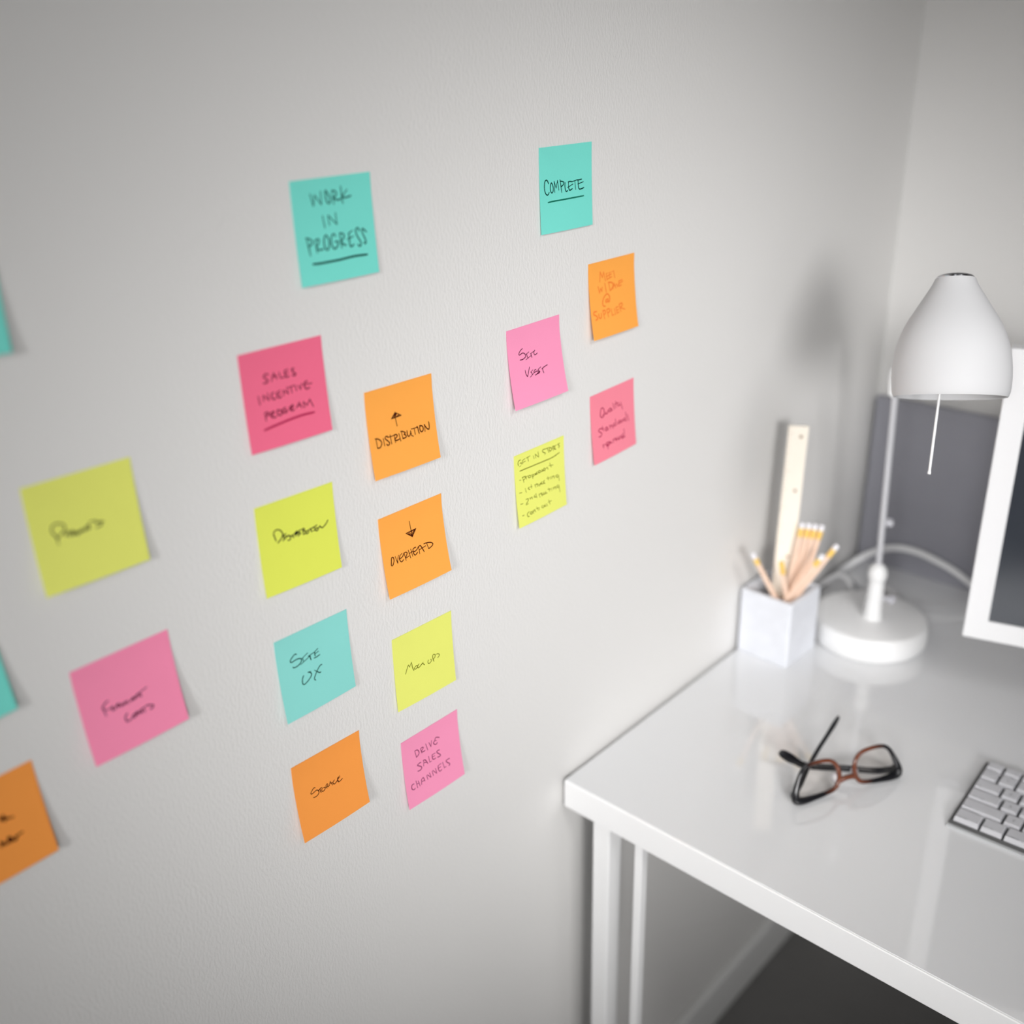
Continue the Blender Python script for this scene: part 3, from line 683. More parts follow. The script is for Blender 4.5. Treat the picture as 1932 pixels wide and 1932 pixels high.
  (0.7, '328 361 339 360 354 358 364 360 367 367 366 377 362 384 354 385 343 383 335 382'),
  (0.7, '383 354 394 361 409 371 417 377 409 377 393 374 381 372'),
  (0.7, '437 346 427 351 414 356 409 362 420 367 439 373 453 376'),
  (0.7, '483 342 472 343 460 347 455 352 459 359 470 368 480 373 492 372 503 368 509 363 504 356 494 347 483 342'),
  (0.7, '528 344 537 352 549 364 554 371 545 372 529 369 518 366'),
  (0.7, '584 337 574 341 561 347 555 353 563 362 579 373 590 377 593 370 593 356 593 346'),
  (0.7, '601 355 639 348'),
  (0.7, '639 342 655 379'),
  (0.7, '698 304 721 368'),
  (0.7, '677 335 760 349'),
  (0.7, '67 527 110 532'),
  (0.7, '183 498 196 558'),
  (0.7, '254 504 247 506 238 511 235 516 243 524 258 533 268 540'),
  (0.7, '300 482 305 533'),
  (0.7, '271 509 315 512'),
  (0.7, '370 505 384 548'),
  (0.7, '378 514 389 511 404 507 415 508 419 519 420 536 421 547'),
  (0.7, '432 514 456 553'),
  (0.7, '458 535 470 530 486 524 496 522 492 530 482 544 475 553'),
  (0.7, '515 510 510 517 503 529 503 537 516 542 535 545 549 546'),
  (0.7, '570 509 561 513 547 518 541 525 549 535 565 547 576 555'),
  (0.7, '637 480 652 530'),
  (0.7, '617 499 673 505'),
  (0.7, '692 498 699 532'),
  (0.7, '720 501 727 535'),
  (0.7, '729 510 740 509 755 507 767 510 771 520 773 534 774 544'),
  (0.7, '842 515 830 516 812 518 804 522 811 532 826 546 840 553 848 548 856 536 861 528'),
  (0.7, '861 528 874 609'),
  (0.7, '70 683 114 686'),
  (0.7, '178 652 192 652 211 652 223 655 224 664 219 677 211 689 199 698 184 707 173 713'),
  (0.7, '172 725 217 722'),
  (0.7, '250 652 265 676'),
  (0.7, '266 664 274 661 285 656 294 655 298 662 300 674 301 682'),
  (0.7, '358 646 350 653 340 662 338 670 349 675 368 678 382 679'),
  (0.7, '377 633 390 695'),
  (0.7, '438 661 453 710'),
  (0.7, '447 670 457 667 472 662 484 664 491 676 496 694 499 707'),
  (0.7, '502 664 498 670 492 678 491 685 501 691 516 695 527 698'),
  (0.7, '539 670 534 676 528 685 528 692 538 695 553 697 564 698'),
  (0.7, '576 670 571 676 565 685 565 692 575 695 590 697 602 698'),
  (0.7, '643 642 658 692'),
  (0.7, '624 654 679 667'),
  (0.7, '698 660 705 695'),
  (0.7, '736 666 743 695'),
  (0.7, '745 676 756 673 771 669 783 670 788 679 789 694 790 704'),
  (0.7, '841 663 831 665 818 668 812 673 816 683 828 695 838 701 846 696 854 684 859 676'),
  (0.7, '859 676 872 771'),
  (0.7, '81 849 117 850'),
  (0.7, '216 835 205 839 189 845 178 853 176 866 179 882 184 893 192 897 203 897 210 897'),
  (0.7, '250 848 242 851 233 859 231 866 239 874 254 882 265 885 272 881 276 872 276 864 270 857 260 850 250 848'),
  (0.7, '286 848 301 885'),
  (0.7, '294 864 302 856 313 846 323 842 330 852 335 868 338 880'),
  (0.7, '370 821 393 874'),
  (0.7, '359 843 423 846'),
  (0.7, '412 862 420 877'),
  (0.7, '488 838 481 842 471 849 468 856 477 864 492 872 504 875 510 869 513 856 515 847'),
  (0.7, '543 844 536 850 526 857 523 863 532 866 548 868 560 870'),
  (0.7, '571 842 587 879'),
  (0.7, '621 807 644 874'),
  (0.7, '609 836 676 833'),
 ],
 'pinners': [
  (0.85, '217 527 211 515 202 498 194 483 188 471 183 460 181 448 183 433 187 417 194 405 204 398 216 394 229 393 242 394 256 398 268 403 280 411 291 421 298 431 299 441 296 452 291 462 284 471 274 481 264 489 253 497 242 504 232 511 224 518 218 524 213 529'),
  (0.85, '209 494 212 574'),
  (0.85, '297 488 294 498 291 513 290 522 294 523 301 519 306 516'),
  (0.85, '316 483 322 540'),
  (0.85, '331 500 344 535'),
  (0.85, '350 495 350 537'),
  (0.85, '358 497 359 511 361 531 364 542 371 537 379 523 385 513'),
  (0.85, '388 514 390 527 392 544 395 553 401 545 409 529 415 517'),
  (0.85, '418 518 420 525 422 535 426 539 432 532 439 518 444 509'),
  (0.85, '449 516 450 523 453 533 457 537 463 532 471 522 477 514'),
  (0.85, '494 495 487 498 478 506 474 513 477 520 483 527 489 530 495 527 502 519 506 511 504 504 499 498 494 495'),
  (0.85, '513 489 510 531'),
  (0.85, '518 469 569 475'),
  (0.85, '581 476 577 480 571 485 569 490 575 494 585 497 595 499 606 499 619 498 627 497'),
  (0.85, '644 506 636 507 625 509 617 513 618 518 623 525 623 530 616 533 605 534 594 535 584 537 575 538 568 539'),
 ],
 'freight': [
  (0.95, '276 439 268 441 256 445 244 450 235 457 226 465 219 471 214 477 211 483 208 487'),
  (0.95, '216 470 224 569'),
  (0.95, '212 509 272 525'),
  (0.95, '288 516 297 551'),
  (0.95, '288 516 294 515 302 514 307 515 305 520 299 527 296 533 299 540 306 547 310 551'),
  (0.95, '323 530 327 552'),
  (0.95, '367 514 360 514 350 514 343 516 342 522 343 532 347 538 353 541 360 541 366 541'),
  (0.95, '351 523 363 526'),
  (0.95, '377 523 382 553'),
  (0.95, '396 525 396 531 396 540 397 546 403 549 410 550 416 549 419 544 421 536 421 531'),
  (0.95, '427 523 423 526 418 531 417 535 422 540 430 544 437 545 441 541 444 534 445 528'),
  (0.95, '456 527 461 557'),
  (0.95, '484 534 500 548'),
  (0.95, '485 541 493 533 505 523 515 518 520 524 522 537 524 546'),
  (0.95, '522 528 527 533 534 538 539 540 541 533 542 522 543 514'),
  (0.95, '552 518 562 541'),
  (0.95, '569 503 583 541'),
  (0.95, '589 505 598 548'),
  (0.95, '497 547 557 511'),
  (0.95, '557 511 666 484'),
  (0.95, '420 647 412 652 401 660 394 669 391 682 391 698 392 710 396 717 402 721 409 722 421 721 435 718 445 716'),
  (0.95, '476 686 471 689 463 694 459 699 461 706 465 714 471 718 477 717 485 713 491 707 493 701 494 693 493 687 487 685 479 685 473 685'),
  (0.95, '500 684 513 712'),
  (0.95, '507 670 510 677 514 687 518 693 524 693 532 689 537 685'),
  (0.95, '540 676 536 679 531 684 530 689 534 695 542 702 549 705 554 701 558 693 561 687'),
  (0.95, '561 673 568 711'),
  (0.95, '547 673 636 661'),
  (0.95, '585 674 594 714'),
  (0.95, '622 661 634 665 652 671 666 676 676 680 684 685 687 690 685 697 678 704 671 710 663 712 653 712 647 712'),
 ],
 'oleft': [
  (1.6, '644 392 646 448'),
  (1.6, '617 399 617 409 617 423 619 430 625 426 634 415 640 408'),
  (1.6, '652 437 717 451'),
  (1.6, '649 422 668 425'),
  (1.6, '628 618 627 629 625 644 625 656 629 664 634 670 639 672 645 668 652 660 655 651 652 642 646 633 641 627'),
  (1.6, '649 654 657 662 668 674 678 679 688 671 697 656 703 645'),
  (1.6, '687 647 751 640'),
  (1.6, '556 623 553 670'),
  (1.6, '554 665 562 656 573 645 582 640 585 647 586 660 589 669 596 670 604 667 610 665'),
 ],
}
# ------------------------------------------------------------------ sticky notes on the left wall (y, z above the eye, tilt, lift left, lift right)
S = 0.076
NOTES = [
 ('work', .4773, -.0856, -.0022, .0032, .0030, 'teal', 'ink_teal', 'teal sticky note headed WORK IN PROGRESS, underlined, at the top of the wall'),
 ('complete', .7517, -.0839, -.0007, .0020, .0020, 'teal', 'ink_teal', 'teal sticky note reading COMPLETE with a line beneath, upper right of the wall'),
 ('meet', .8240, -.1979, .0055, .0079, .0073, 'orange', 'ink_orange', 'orange sticky note with faint red writing MEET W/ DAVE @ SUPPLIER'),
 ('visit', .7029, -.2403, .0192, .0084, .0104, 'pink', 'ink_wine', 'pale pink sticky note reading SITE VISIT'),
 ('quality', .8283, -.3346, .0387, .0046, .0037, 'coral', 'ink_rose', 'coral pink sticky note with blurry handwriting Quality Standards approved, nearest the lamp'),
 ('sales', .4162, -.2003, -.0061, .0032, .0041, 'hot', 'ink_plum', 'deep pink sticky note reading SALES INCENTIVE PROGRAM, underlined'),
 ('odist', .5301, -.2565, -.0129, .0070, .0074, 'orange', 'ink_brown', 'orange sticky note with an up arrow above DISTRIBUTION'),
 ('ydist', .4134, -.3201, -.0224, .0042, .0044, 'yellow', 'ink', 'lime yellow sticky note with DISTRIBUTION in slanted handwriting'),
 ('over', .5341, -.3713, -.0007, .0078, .0089, 'orange', 'ink_brown', 'orange sticky note with a down arrow above OVERHEAD'),
 ('siteux', .4153, -.4397, -.0144, .0071, .0043, 'aqua', 'ink_teal', 'pale turquoise sticky note reading SITE UX'),
 ('mock', .5390, -.4936, -.0212, .0033, .0039, 'lemon', 'ink_olive', 'lime yellow sticky note with small MOCK UPS writing'),
 ('storage', .4162, -.5650, -.0230, .0093, .0084, 'amber', 'ink_brown', 'orange sticky note reading STORAGE, below the turquoise one'),
 ('drive', .5402, -.6081, -.0087, .0062, .0075, 'pink', 'ink_violet', 'pink sticky note reading DRIVE SALES CHANNELS, lowest in its column'),
 ('pinners', .2460, -.2494, -.0129, .0066, .0052, 'lemon', 'ink', 'large blurry yellow sticky note with one handwritten word, nearest at the left'),
 ('freight', .2511, -.3882, .0087, .0088, .0082, 'rose', 'ink_wine', 'large pink sticky note with FREIGHT COSTS slanting across it, lower left'),
 ('get', .7094, -.3652, .0083, .0049, .0035, 'lemon', 'ink_olive', 'yellow sticky note headed GET IN STORES above a four line list'),
 ('tealup', .1854, -.0830, -.0532, .0060, .0060, 'teal', None, 'teal sticky note cut off by the left edge of the photo, the upper of two'),
 ('tealmid', .1324, -.3212, .0378, .0060, .0060, 'teal', None, 'teal sticky note cut off by the left edge of the photo, the lower of two'),
 ('oleft', .1374, -.4412, .0204, .0060, .0060, 'amber', 'ink_brown', 'orange sticky note in the bottom left corner, partly out of view'),
]
def note(k, y, z, t, cl, cr, paper, ink, label):
    base = Vector((0, y, z + H0))
    u = Vector((0, math.cos(t), math.sin(t))); v = Vector((0, math.sin(t), -math.cos(t)))
    nu, nv = 10, 16
    def P(a, b, off=0.0):
        c = cl + (cr - cl) * a
        Lh = math.sqrt(S * S - 1.15 * c * c)
        w = max(0.0, (b - .16) / .84)
        x = .0004 + c * (0.55 * w + 0.45 * w ** 2.2)
        x += .0006 * math.sin(a * math.pi) * w
        return u * S * a + v * Lh * b + Vector((x + off, 0, 0))
    m = MB(); vs = []; fs = []
    for off in (0.0, .00022):
        for j in range(nv + 1):
            for i in range(nu + 1): vs.append(P(i / nu, j / nv, off))
    n1 = (nu + 1) * (nv + 1); q = lambda i, j: j * (nu + 1) + i
    for j in range(nv):
        for i in range(nu):
            a, b, c, d = q(i, j), q(i + 1, j), q(i + 1, j + 1), q(i, j + 1)
            fs.append((a, b, c, d)); fs.append((a + n1, d + n1, c + n1, b + n1))
    rim = [q(i, 0) for i in range(nu)] + [q(nu, j) for j in range(nv)] + [q(i, nv) for i in range(nu, 0, -1)] + [q(0, j) for j in range(nv, 0, -1)]
    for a, b in zip(rim, rim[1:] + rim[:1]): fs.append((a, a + n1, b + n1, b))
    o = m.add(vs, fs).build('sticky_note', M['paper_' + paper], loc=base, smooth=True)
    tag(o, label, 'sticky note', 'sticky notes on the left wall')
    if ink:
        w = MB()
        for pen, s in INK[k]:
            d = [int(c) / 1000 for c in s.split()]
            pts = [(d[i], d[i + 1]) for i in range(0, len(d), 2)]
            # subdivide long segments so that the ink follows the curl of the paper
            pp = [pts[0]]
            for a, b in zip(pts, pts[1:]):
                n = max(1, int(math.hypot(b[0] - a[0], b[1] - a[1]) / .07))
                pp += [(a[0] + (b[0] - a[0]) * i / n, a[1] + (b[1] - a[1]) * i / n) for i in range(1, n + 1)]
            pts = [pp[0]]
            for a in pp[1:]:
                if math.hypot(a[0] - pts[-1][0], a[1] - pts[-1][1]) > .002: pts.append(a)
            if len(pts) < 2: continue
            hw = (pen * .00052 + .00006) / S
            mi = 1 if pen >= 1.2 and k in ('work', 'complete', 'sales') else 0
            L_, R_ = [], []
            for i, (a, b) in enumerate(pts):
                a0, b0 = pts[max(0, i - 1)]; a1, b1 = pts[min(len(pts) - 1, i + 1)]
                dx, dy = a1 - a0, b1 - b0; l = math.hypot(dx, dy) or 1
                dx /= l; dy /= l
                ea, eb = a, b
                if i == 0: ea, eb = a - dx * hw * .8, b - dy * hw * .8
                if i == len(pts) - 1: ea, eb = a + dx * hw * .8, b + dy * hw * .8
                h = hw * (.72 if i in (0, len(pts) - 1) else 1)
                L_.append(P(ea - dy * h, eb + dx * h, .00026)); R_.append(P(ea + dy * h, eb - dx * h, .00026))
            n = len(L_)
            w.add(L_ + R_, [(i, n + i, n + i + 1, i + 1) for i in range(n - 1)], mi)
        m2 = {'work': 'ink_teal', 'complete': 'ink_greenline', 'sales': 'ink_rule'}.get(k, ink)
        w.build('handwriting', [M[ink], M[m2]], o)
for a in NOTES: note(*a)
# ------------------------------------------------------------------ desk lamp
LB = Vector((.131, 1.313, ZD))
lamp = thing('desk_lamp', 'white enamel desk lamp with a bell shade on a thin pole and round base', 'lamp', LB)
def lp(*p): return [Vector((a[0], a[1], a[2] + H0)) - LB for a in p]
MB().lathe([(.069, 0), (.077, .0015), (.0795, .006), (.080, .014), (.0797, .024), (.0785, .030), (.075, .0345), (.069, .036), (.03, .0362), (.012, .0362)], n=72).build('base', M['enamel'], lamp, smooth=True)
PB = Vector((.005, -.005, .0355))
MB().lathe([(.0136, 0), (.0136, .004), (.0124, .012), (.0113, .035), (.0108, .054), (.0098, .060)], c=PB, n=28).build('post', M['enamel'], lamp, smooth=True)
BC = PB + Vector((0, 0, .069))
MB().lathe([(.0132 * math.sin(a * math.pi / 12), -.0165 * math.cos(a * math.pi / 12)) for a in range(1, 12)], c=BC, n=28).build('pivot_joint', M['enamel'], lamp, smooth=True)
PT = lp((.132, 1.2957, -.391))[0]
MB().tube([BC, PT], .0042, 16).build('pole', M['pole'], lamp, smooth=True)
ax = (PT - BC).normalized()
MB().lathe([(.002, -.026), (.0058, -.022), (.0068, -.008), (.0068, .006), (.0055, .012), (.002, .015)], c=PT - ax * .009 + Vector((-.0028, -.0025, 0)), axis=ax, n=20).build('upper_joint', M['enamel'], lamp, smooth=True)
MB().lathe([(.002, 0), (.0052, .001), (.0055, .007), (.004, .010), (.001, .0108)], c=lp((.1445, 1.305, -.6045))[0] - Vector((.006, 0, 0)), axis=(.95, .3, .02), n=20).build('clamp_knob', M['clear'], lamp, smooth=True)
MB().lathe([(.002, 0), (.0035, .001), (.0035, .010), (.0062, .011), (.0062, .018), (.004, .020)], c=PB + Vector((.007, .003, .032)), axis=(.9, .42, -.05), n=20).build('clamp_knob', M['clear'], lamp, smooth=True)
ST, SB = lp((.2677, 1.0693, -.2157), (.2921, 1.0341, -.3282))
ST = SB + (ST - SB) * .962
sax = (ST - SB); SL = sax.length; sax.normalize()
prof = [(0, .0533), (.03, .0546), (.08, .0553), (.16, .0558), (.24, .0555), (.32, .0546), (.385, .0535), (.45, .0518), (.53, .0487), (.60, .0452), (.67, .0408), (.74, .0358), (.83, .0295), (.90, .0245), (.95, .0212), (.985, .0194), (1.0, .0186)]
outer = [(r, t * SL) for t, r in prof]
inner = [(r - .0014, t * SL) for t, r in prof[:-1]] + [(.0175, SL - .0014)]
MB().lathe(inner[::-1] + [(outer[0][0] - .0012, -.0006), (outer[0][0] - .0004, -.0007)] + outer + [(.010, SL + .0004)], c=SB, axis=sax, n=72, caps=False).build('lamp_shade', M['shade'], lamp, smooth=True)
MB().lathe([(.0172, -.002), (.0174, .0014), (.0160, .0028), (.0125, .0040), (.006, .0048), (.001, .0050)], c=ST, axis=sax, n=48).build('shade_cap', M['chrome'], lamp, smooth=True)
MB().lathe([(.012, .0), (.014, .004), (.014, .032), (.010, .036)], c=SB + sax * (SL - .04), axis=sax, n=32).build('bulb_socket', M['enamel'], lamp, smooth=True)
MB().lathe([(.024 * math.sin(a * math.pi / 14) + .0001, -.024 * math.cos(a * math.pi / 14)) for a in range(1, 13)] + [(.011, .030), (.011, .034)], c=SB + sax * .046, axis=sax, n=32).build('light_bulb', M['bulb'], lamp, smooth=True)
A0 = PT + ax * .008
AB_ = lp((.2655, 1.099, -.268))[0]
MB().tube(spline([A0, A0.lerp(AB_, .2) + Vector((0, 0, .012)), A0.lerp(AB_, .6) + Vector((0, 0, .014)), AB_], 8), .0042, 14).build('arm', M['enamel'], lamp, smooth=True)
MB().lathe([(.003, -.014), (.0075, -.012), (.008, .0), (.0075, .009), (.003, .011)], c=AB_, axis=(AB_ - (SB + sax * .06)), n=20).build('shade_joint', M['enamel'], lamp, smooth=True)
R0, R1 = lp((.2843, 1.0263, -.3100), (.2960, .9975, -.3990))
MB().tube([R0 + (R0 - R1) * .5, R0, R1 - (R1 - R0) * .035, R1 - (R1 - R0) * .03, R1 - (R1 - R0) * .005, R1], [.0013, .0013, .0013, .0017, .0017, .0012], 12).build('pull_rod', M['enamel'], lamp, smooth=True)
cz = .0042
cord = [Vector((x, y, ZD)) - LB + Vector((0, 0, .0036)) for x, y in ((.010, 1.30), (.010, 1.37), (.012, 1.412), (.024, 1.436), (.045, 1.428), (.062, 1.411), (.071, 1.428), (.074, 1.455), (.098, 1.458), (.122, 1.435))] + [Vector((.0, .077, .012))]
for q, dz in zip(cord, (.001, .001, .004, .012, .012, .001, .001, .001, .001, .001)): q.z += dz
MB().tube(spline(cord, 8), .0040, 12).build('power_cord', M['cord'], lamp, smooth=True)

# thick cable arching behind the lamp
cb = MB().tube(spline([(x - .09, y - 1.512, z) for x, y, z in ((.012, 1.462, .0055), (.013, 1.482, .0065), (.020, 1.502, .013), (.039, 1.511, .029), (.062, 1.512, .0445), (.088, 1.512, .0535), (.115, 1.512, .0545), (.139, 1.512, .0505), (.170, 1.512, .0420), (.199, 1.510, .0295), (.24, 1.50, .011), (.30, 1.48, .0055), (.42, 1.46, .0055), (.50, 1.47, .0055))], 8), .0052, 14).build('cable', M['cord'], loc=(.09, 1.512, ZD), smooth=True)
tag(cb, 'thick white cable arching up behind the lamp along the grey panel', 'cable')

# ------------------------------------------------------------------ concrete pencil cup with ruler and pencils
CC = Vector((.0465, 1.2, ZD))
cup = thing('pencil_cup', 'square pale concrete pencil cup against the wall', 'cup', CC, rz=math.radians(-2))
h, w, t = .098, .0395, .0065
def sq(a, z, c=.003): return [(-a + c, -a, z), (a - c, -a, z), (a, -a + c, z), (a, a - c, z), (a - c, a, z), (-a + c, a, z), (-a, a - c, z), (-a, -a + c, z)]
MB().loft([sq(w - .001, 0), sq(w, .001), sq(w, h - .001), sq(w - .001, h), sq(w - t + .001, h), sq(w - t, h - .001), sq(w - t, .007)], True).build('cup_body', M['concrete'], cup)
def stick(A, B): 
    A = Vector(A); B = Vector(B); d = (B - A); return A, d.normalized(), d.length
A, d, L = stick((.045, 1.2, ZD + .0085), (.046, 1.21, 1.07))
rul = thing('ruler', 'long pale wooden ruler standing in the concrete cup', 'ruler', A)
rw = Vector((.80, .60, 0)); rw = (rw - d * rw.dot(d)).normalized(); rn = d.cross(rw)
m = MB(); hw_, ht = .0128, .0016
c4 = lambda z: [(rw * a + rn * b) + d * z for a, b in ((-hw_, -ht), (hw_, -ht), (hw_, ht * .3), (hw_ * .75, ht), (-hw_, ht))]
m.loft([c4(0), c4(L)]).build('ruler_body', M['ruler'], rul)
tk = MB(); 
sgn = 1 if rn.dot(Vector((.649, 0, 1.53)) - A) > 0 else -1
for i in range(1, 62):
    z = L * i / 62; ln = .006 if i % 10 == 0 else (.0045 if i % 5 == 0 else .003)
    o = rn * (sgn * (ht + .0001))
    a = rw * (-hw_ * .98) + d * z + o; b = rw * (-hw_ * .98 + ln) + d * z + o; e = d * .00022
    tk.add([a - e, b - e, b + e, a + e], [(0, 1, 2, 3)])
for z in (L * .955, L * .72, L * .42):
    c = d * z + rn * (sgn * (ht + .0001)) + rw * .004
    tk.add([c + rw * .0022 * math.cos(k * math.pi / 6) + d * .0022 * math.sin(k * math.pi / 6) for k in range(12)], [tuple(range(12))])
tk.build('markings', M['tick'], rul)
PENS = [
 ((.050, 1.190), (.0660, 1.2070, .939), 'leftmost pencil of the upright bunch beside the ruler'),
 ((.052, 1.196), (.0735, 1.2115, .9385), 'second pencil from the left in the bunch beside the ruler'),
 ((.054, 1.202), (.0805, 1.2160, .9375), 'third pencil from the left in the bunch beside the ruler'),
 ((.056, 1.208), (.0875, 1.2215, .9360), 'rightmost pencil of the upright bunch beside the ruler'),
 ((.030, 1.172), (.1140, 1.2160, .9170), 'pencil leaning furthest right out of the concrete cup, highest of the leaning pair'),
 ((.020, 1.178), (.1120, 1.1800, .9150), 'pencil leaning right just below the furthest leaning one'),
 ((.0645, 1.226), (.0390, 1.1270, .9140), 'pencil leaning left out of the concrete cup'),
 ((.0640, 1.215), (.0660, 1.1560, .8990), 'short pencil in front of the ruler with an orange end'),
]
for i, (b, tp, lab) in enumerate(PENS):
    A, d, L = stick((b[0], b[1], ZD + .0095), tp)
    pn = thing('pencil', 'natural wood ' + lab, 'pencil', A, 'pencils in the concrete cup')
    r = .0037
    hexa = lambda z, rr=r: [d.orthogonal().normalized() * rr * math.cos(k * math.pi / 3) + d.cross(d.orthogonal().normalized()) * rr * math.sin(k * math.pi / 3) + d * z for k in range(6)]
    MB().loft([hexa(0, .0006), hexa(.016), hexa(L - .019)]).build('barrel', M['pencil'], pn)
    MB().lathe([(.0036, L - .0205), (.0038, L - .020), (.0038, L - .017), (.0035, L - .016), (.0038, L - .0145), (.0035, L - .013), (.0038, L - .0115), (.0037, L - .008)], axis=d, n=16).build('ferrule', M['ferrule'], pn, smooth=True)
    MB().lathe([(.0035, L - .0082), (.0036, L - .002), (.0030, L - .0005), (.0015, L)], axis=d, n=16).build('eraser', M['ferrule'] if i == 7 else M['eraser'], pn, smooth=True)

# ------------------------------------------------------------------ spectacles lying on the desk
GA = Vector((.233, .910, ZD))
ex = Vector((.475, .880, 0)).normalized(); ey = Vector((-ex.y, ex.x, 0))
ga = math.atan2(ex.y, ex.x)
gl = thing('eyeglasses', 'black and brown framed eyeglasses resting upside down on the desk, temples half folded', 'glasses', GA, rz=ga)
th = math.radians(17); sn, cs = math.sin(th), math.cos(th)
def F(x, t, o=0.0): return Vector((x, t * sn + o * cs + .0008, t * cs - o * sn + .0015))
half = [(.0035, .0045), (.0025, .012), (.0075, .026), (.0135, .0365), (.022, .0415), (.036, .0425), (.050, .0405), (.058, .034), (.0612, .024), (.060, .014), (.054, .0065), (.042, .0035), (.026, .0022), (.012, .0020)]
rad = [.0040, .0033, .0022, .0019, .0018, .0018, .0018, .0019, .0021, .0021, .0020, .0021, .0026, .0034]
fr = MB(); lens_pts = []
for side in (0, 1):
    pts = [F((x if side == 0 else .143 - x), t) for x, t in half]
    lp_ = loop_spline(pts, 5); rr = []
    for i in range(len(half)):
        for j in range(5): rr.append(rad[i] + (rad[(i + 1) % len(half)] - rad[i]) * j / 5)
    nrm = Vector((0, cs, -sn))
    # rounded rectangular section: tube flattened along the lens normal
    fr.tube(lp_, [q * 1.3 for q in rr], 12, up=nrm, closed=True)
    lens_pts.append(lp_)
fr.tube(spline([F(.0600, .0135), F(.066, .0155, -.001), F(.0715, .0162, -.0015), F(.077, .0155, -.001), F(.0830, .0135)], 5), .0030, 12)
for s in (0, 1):
    x = .004 if s == 0 else .139
    fr.box(tuple(F(x - .0035, .006) + Vector((0, -.001, -.003))), tuple(F(x + .0035, .006) + Vector((0, .009, .004))), .001)
fr.build('front_frame', M['acetate'], gl, smooth=True)
for lp_ in lens_pts:
    c = sum(lp_, Vector()) / len(lp_); n = len(lp_)
    pts = [c + (q - c) * .975 for q in lp_]
    nrm = Vector((0, cs, -sn))
    vs = [c - nrm * .0012] + [c + (q - c) * .5 - nrm * .0009 for q in pts] + pts
    fs = [(0, 1 + (i + 1) % n, 1 + i) for i in range(n)] + [(1 + i, 1 + (i + 1) % n, 1 + n + (i + 1) % n, 1 + n + i) for i in range(n)]
    MB().add(vs, fs).build('lens', M['lens'], gl, smooth=True)
Minv = Matrix.Rotation(-ga, 3, 'Z')
def gw(x, y, z): return Minv @ (Vector((x, y, ZD + z)) - GA)
ta = [F(.0045, .007, .006), gw(.2278, .935, .018), gw(.2236, .957, .024), gw(.2198, .985, .0285), gw(.2175, 1.01, .0325), gw(.2145, 1.045, .0395)]
tb = [F(.1385, .007, .006), gw(.281, 1.011, .014), gw(.2555, .993, .0150), gw(.2175, .970, .0130), gw(.205, .960, .0195), gw(.1915, .947, .0335)]
MB().tube(spline(ta, 6), [.0050] + [.0044] * 18 + [.0044] * 6 + [.0046, .0048, .005, .005, .0046, .0034], 12, flat=.5, up=(0, 0, 1)).build('temple', M['black'], gl, smooth=True)
MB().tube(spline(tb, 6), [.0050] + [.0044] * 18 + [.0046] * 5 + [.005, .0056, .006, .006, .0058, .0052, .0034], 12, flat=.5, up=(0, 0, 1)).build('temple', M['black'], gl, smooth=True)
for x in (.052, .091):
    MB().lathe([(.0006 + .0042 * math.sin(a * math.pi / 8), -.006 * math.cos(a * math.pi / 8)) for a in range(9)], c=F(x + (.0065 if x < .07 else -.0065), .017, .005), axis=(0.1, .3, 1), n=14).build('nose_pad', M['clear'], gl, smooth=True)

# ------------------------------------------------------------------ monitor
MC = Vector((.2934, 1.1982, ZD + .1136)); mdir = Vector((.9634, .2682, 0)); mang = math.atan2(mdir.y, mdir.x)
MW, MH, BZ = .585, .362, .026
mon = thing('monitor', 'white framed monitor with a dark blank screen at the right edge', 'monitor', (MC + mdir * MW / 2) * 1, rz=mang)
mon.location.z = ZD
zb = .1136
f = MB()
x0, x1 = -MW / 2, MW / 2
ring = lambda e, y: [(x0 + e, y, zb + e), (x1 - e, y, zb + e), (x1 - e, y, zb + MH - e), (x0 + e, y, zb + MH - e)]
f.loft([ring(.001, .022), ring(0, .020), ring(0, .001), ring(.001, 0), ring(BZ - .001, 0), ring(BZ, .001), ring(BZ, .004)], False)
f.build('bezel', M['bezel'], mon)
MB().box((x0 + BZ - .001, .003, zb + BZ - .001), (x1 - BZ + .001, .008, zb + MH - BZ + .001)).build('screen', M['screen'], mon)
MB().loft([[(a, y, b) for a, y, b in r] for r in ([(p[0], .021, p[2]) for p in ring(.0015, 0)], [(p[0], .036, p[2]) for p in ring(.004, 0)], [(p[0], .05, p[2]) for p in ring(.05, 0)])], True).build('back_shell', M['darkback'], mon)
MB().loft([[(-.05, .05, .02), (.05, .05, .02), (.05, .06, .02), (-.05, .06, .02)], [(-.035, .045, zb + .2), (.035, .045, zb + .2), (.035, .056, zb + .2), (-.035, .056, zb + .2)]]).build('stand_neck', M['bezel'], mon)
MB().box((-.09, .0, 0), (.09, .15, .006), .002).box((-.05, .045, .006), (.05, .065, .024), .001).build('stand_base', M['bezel'], mon)

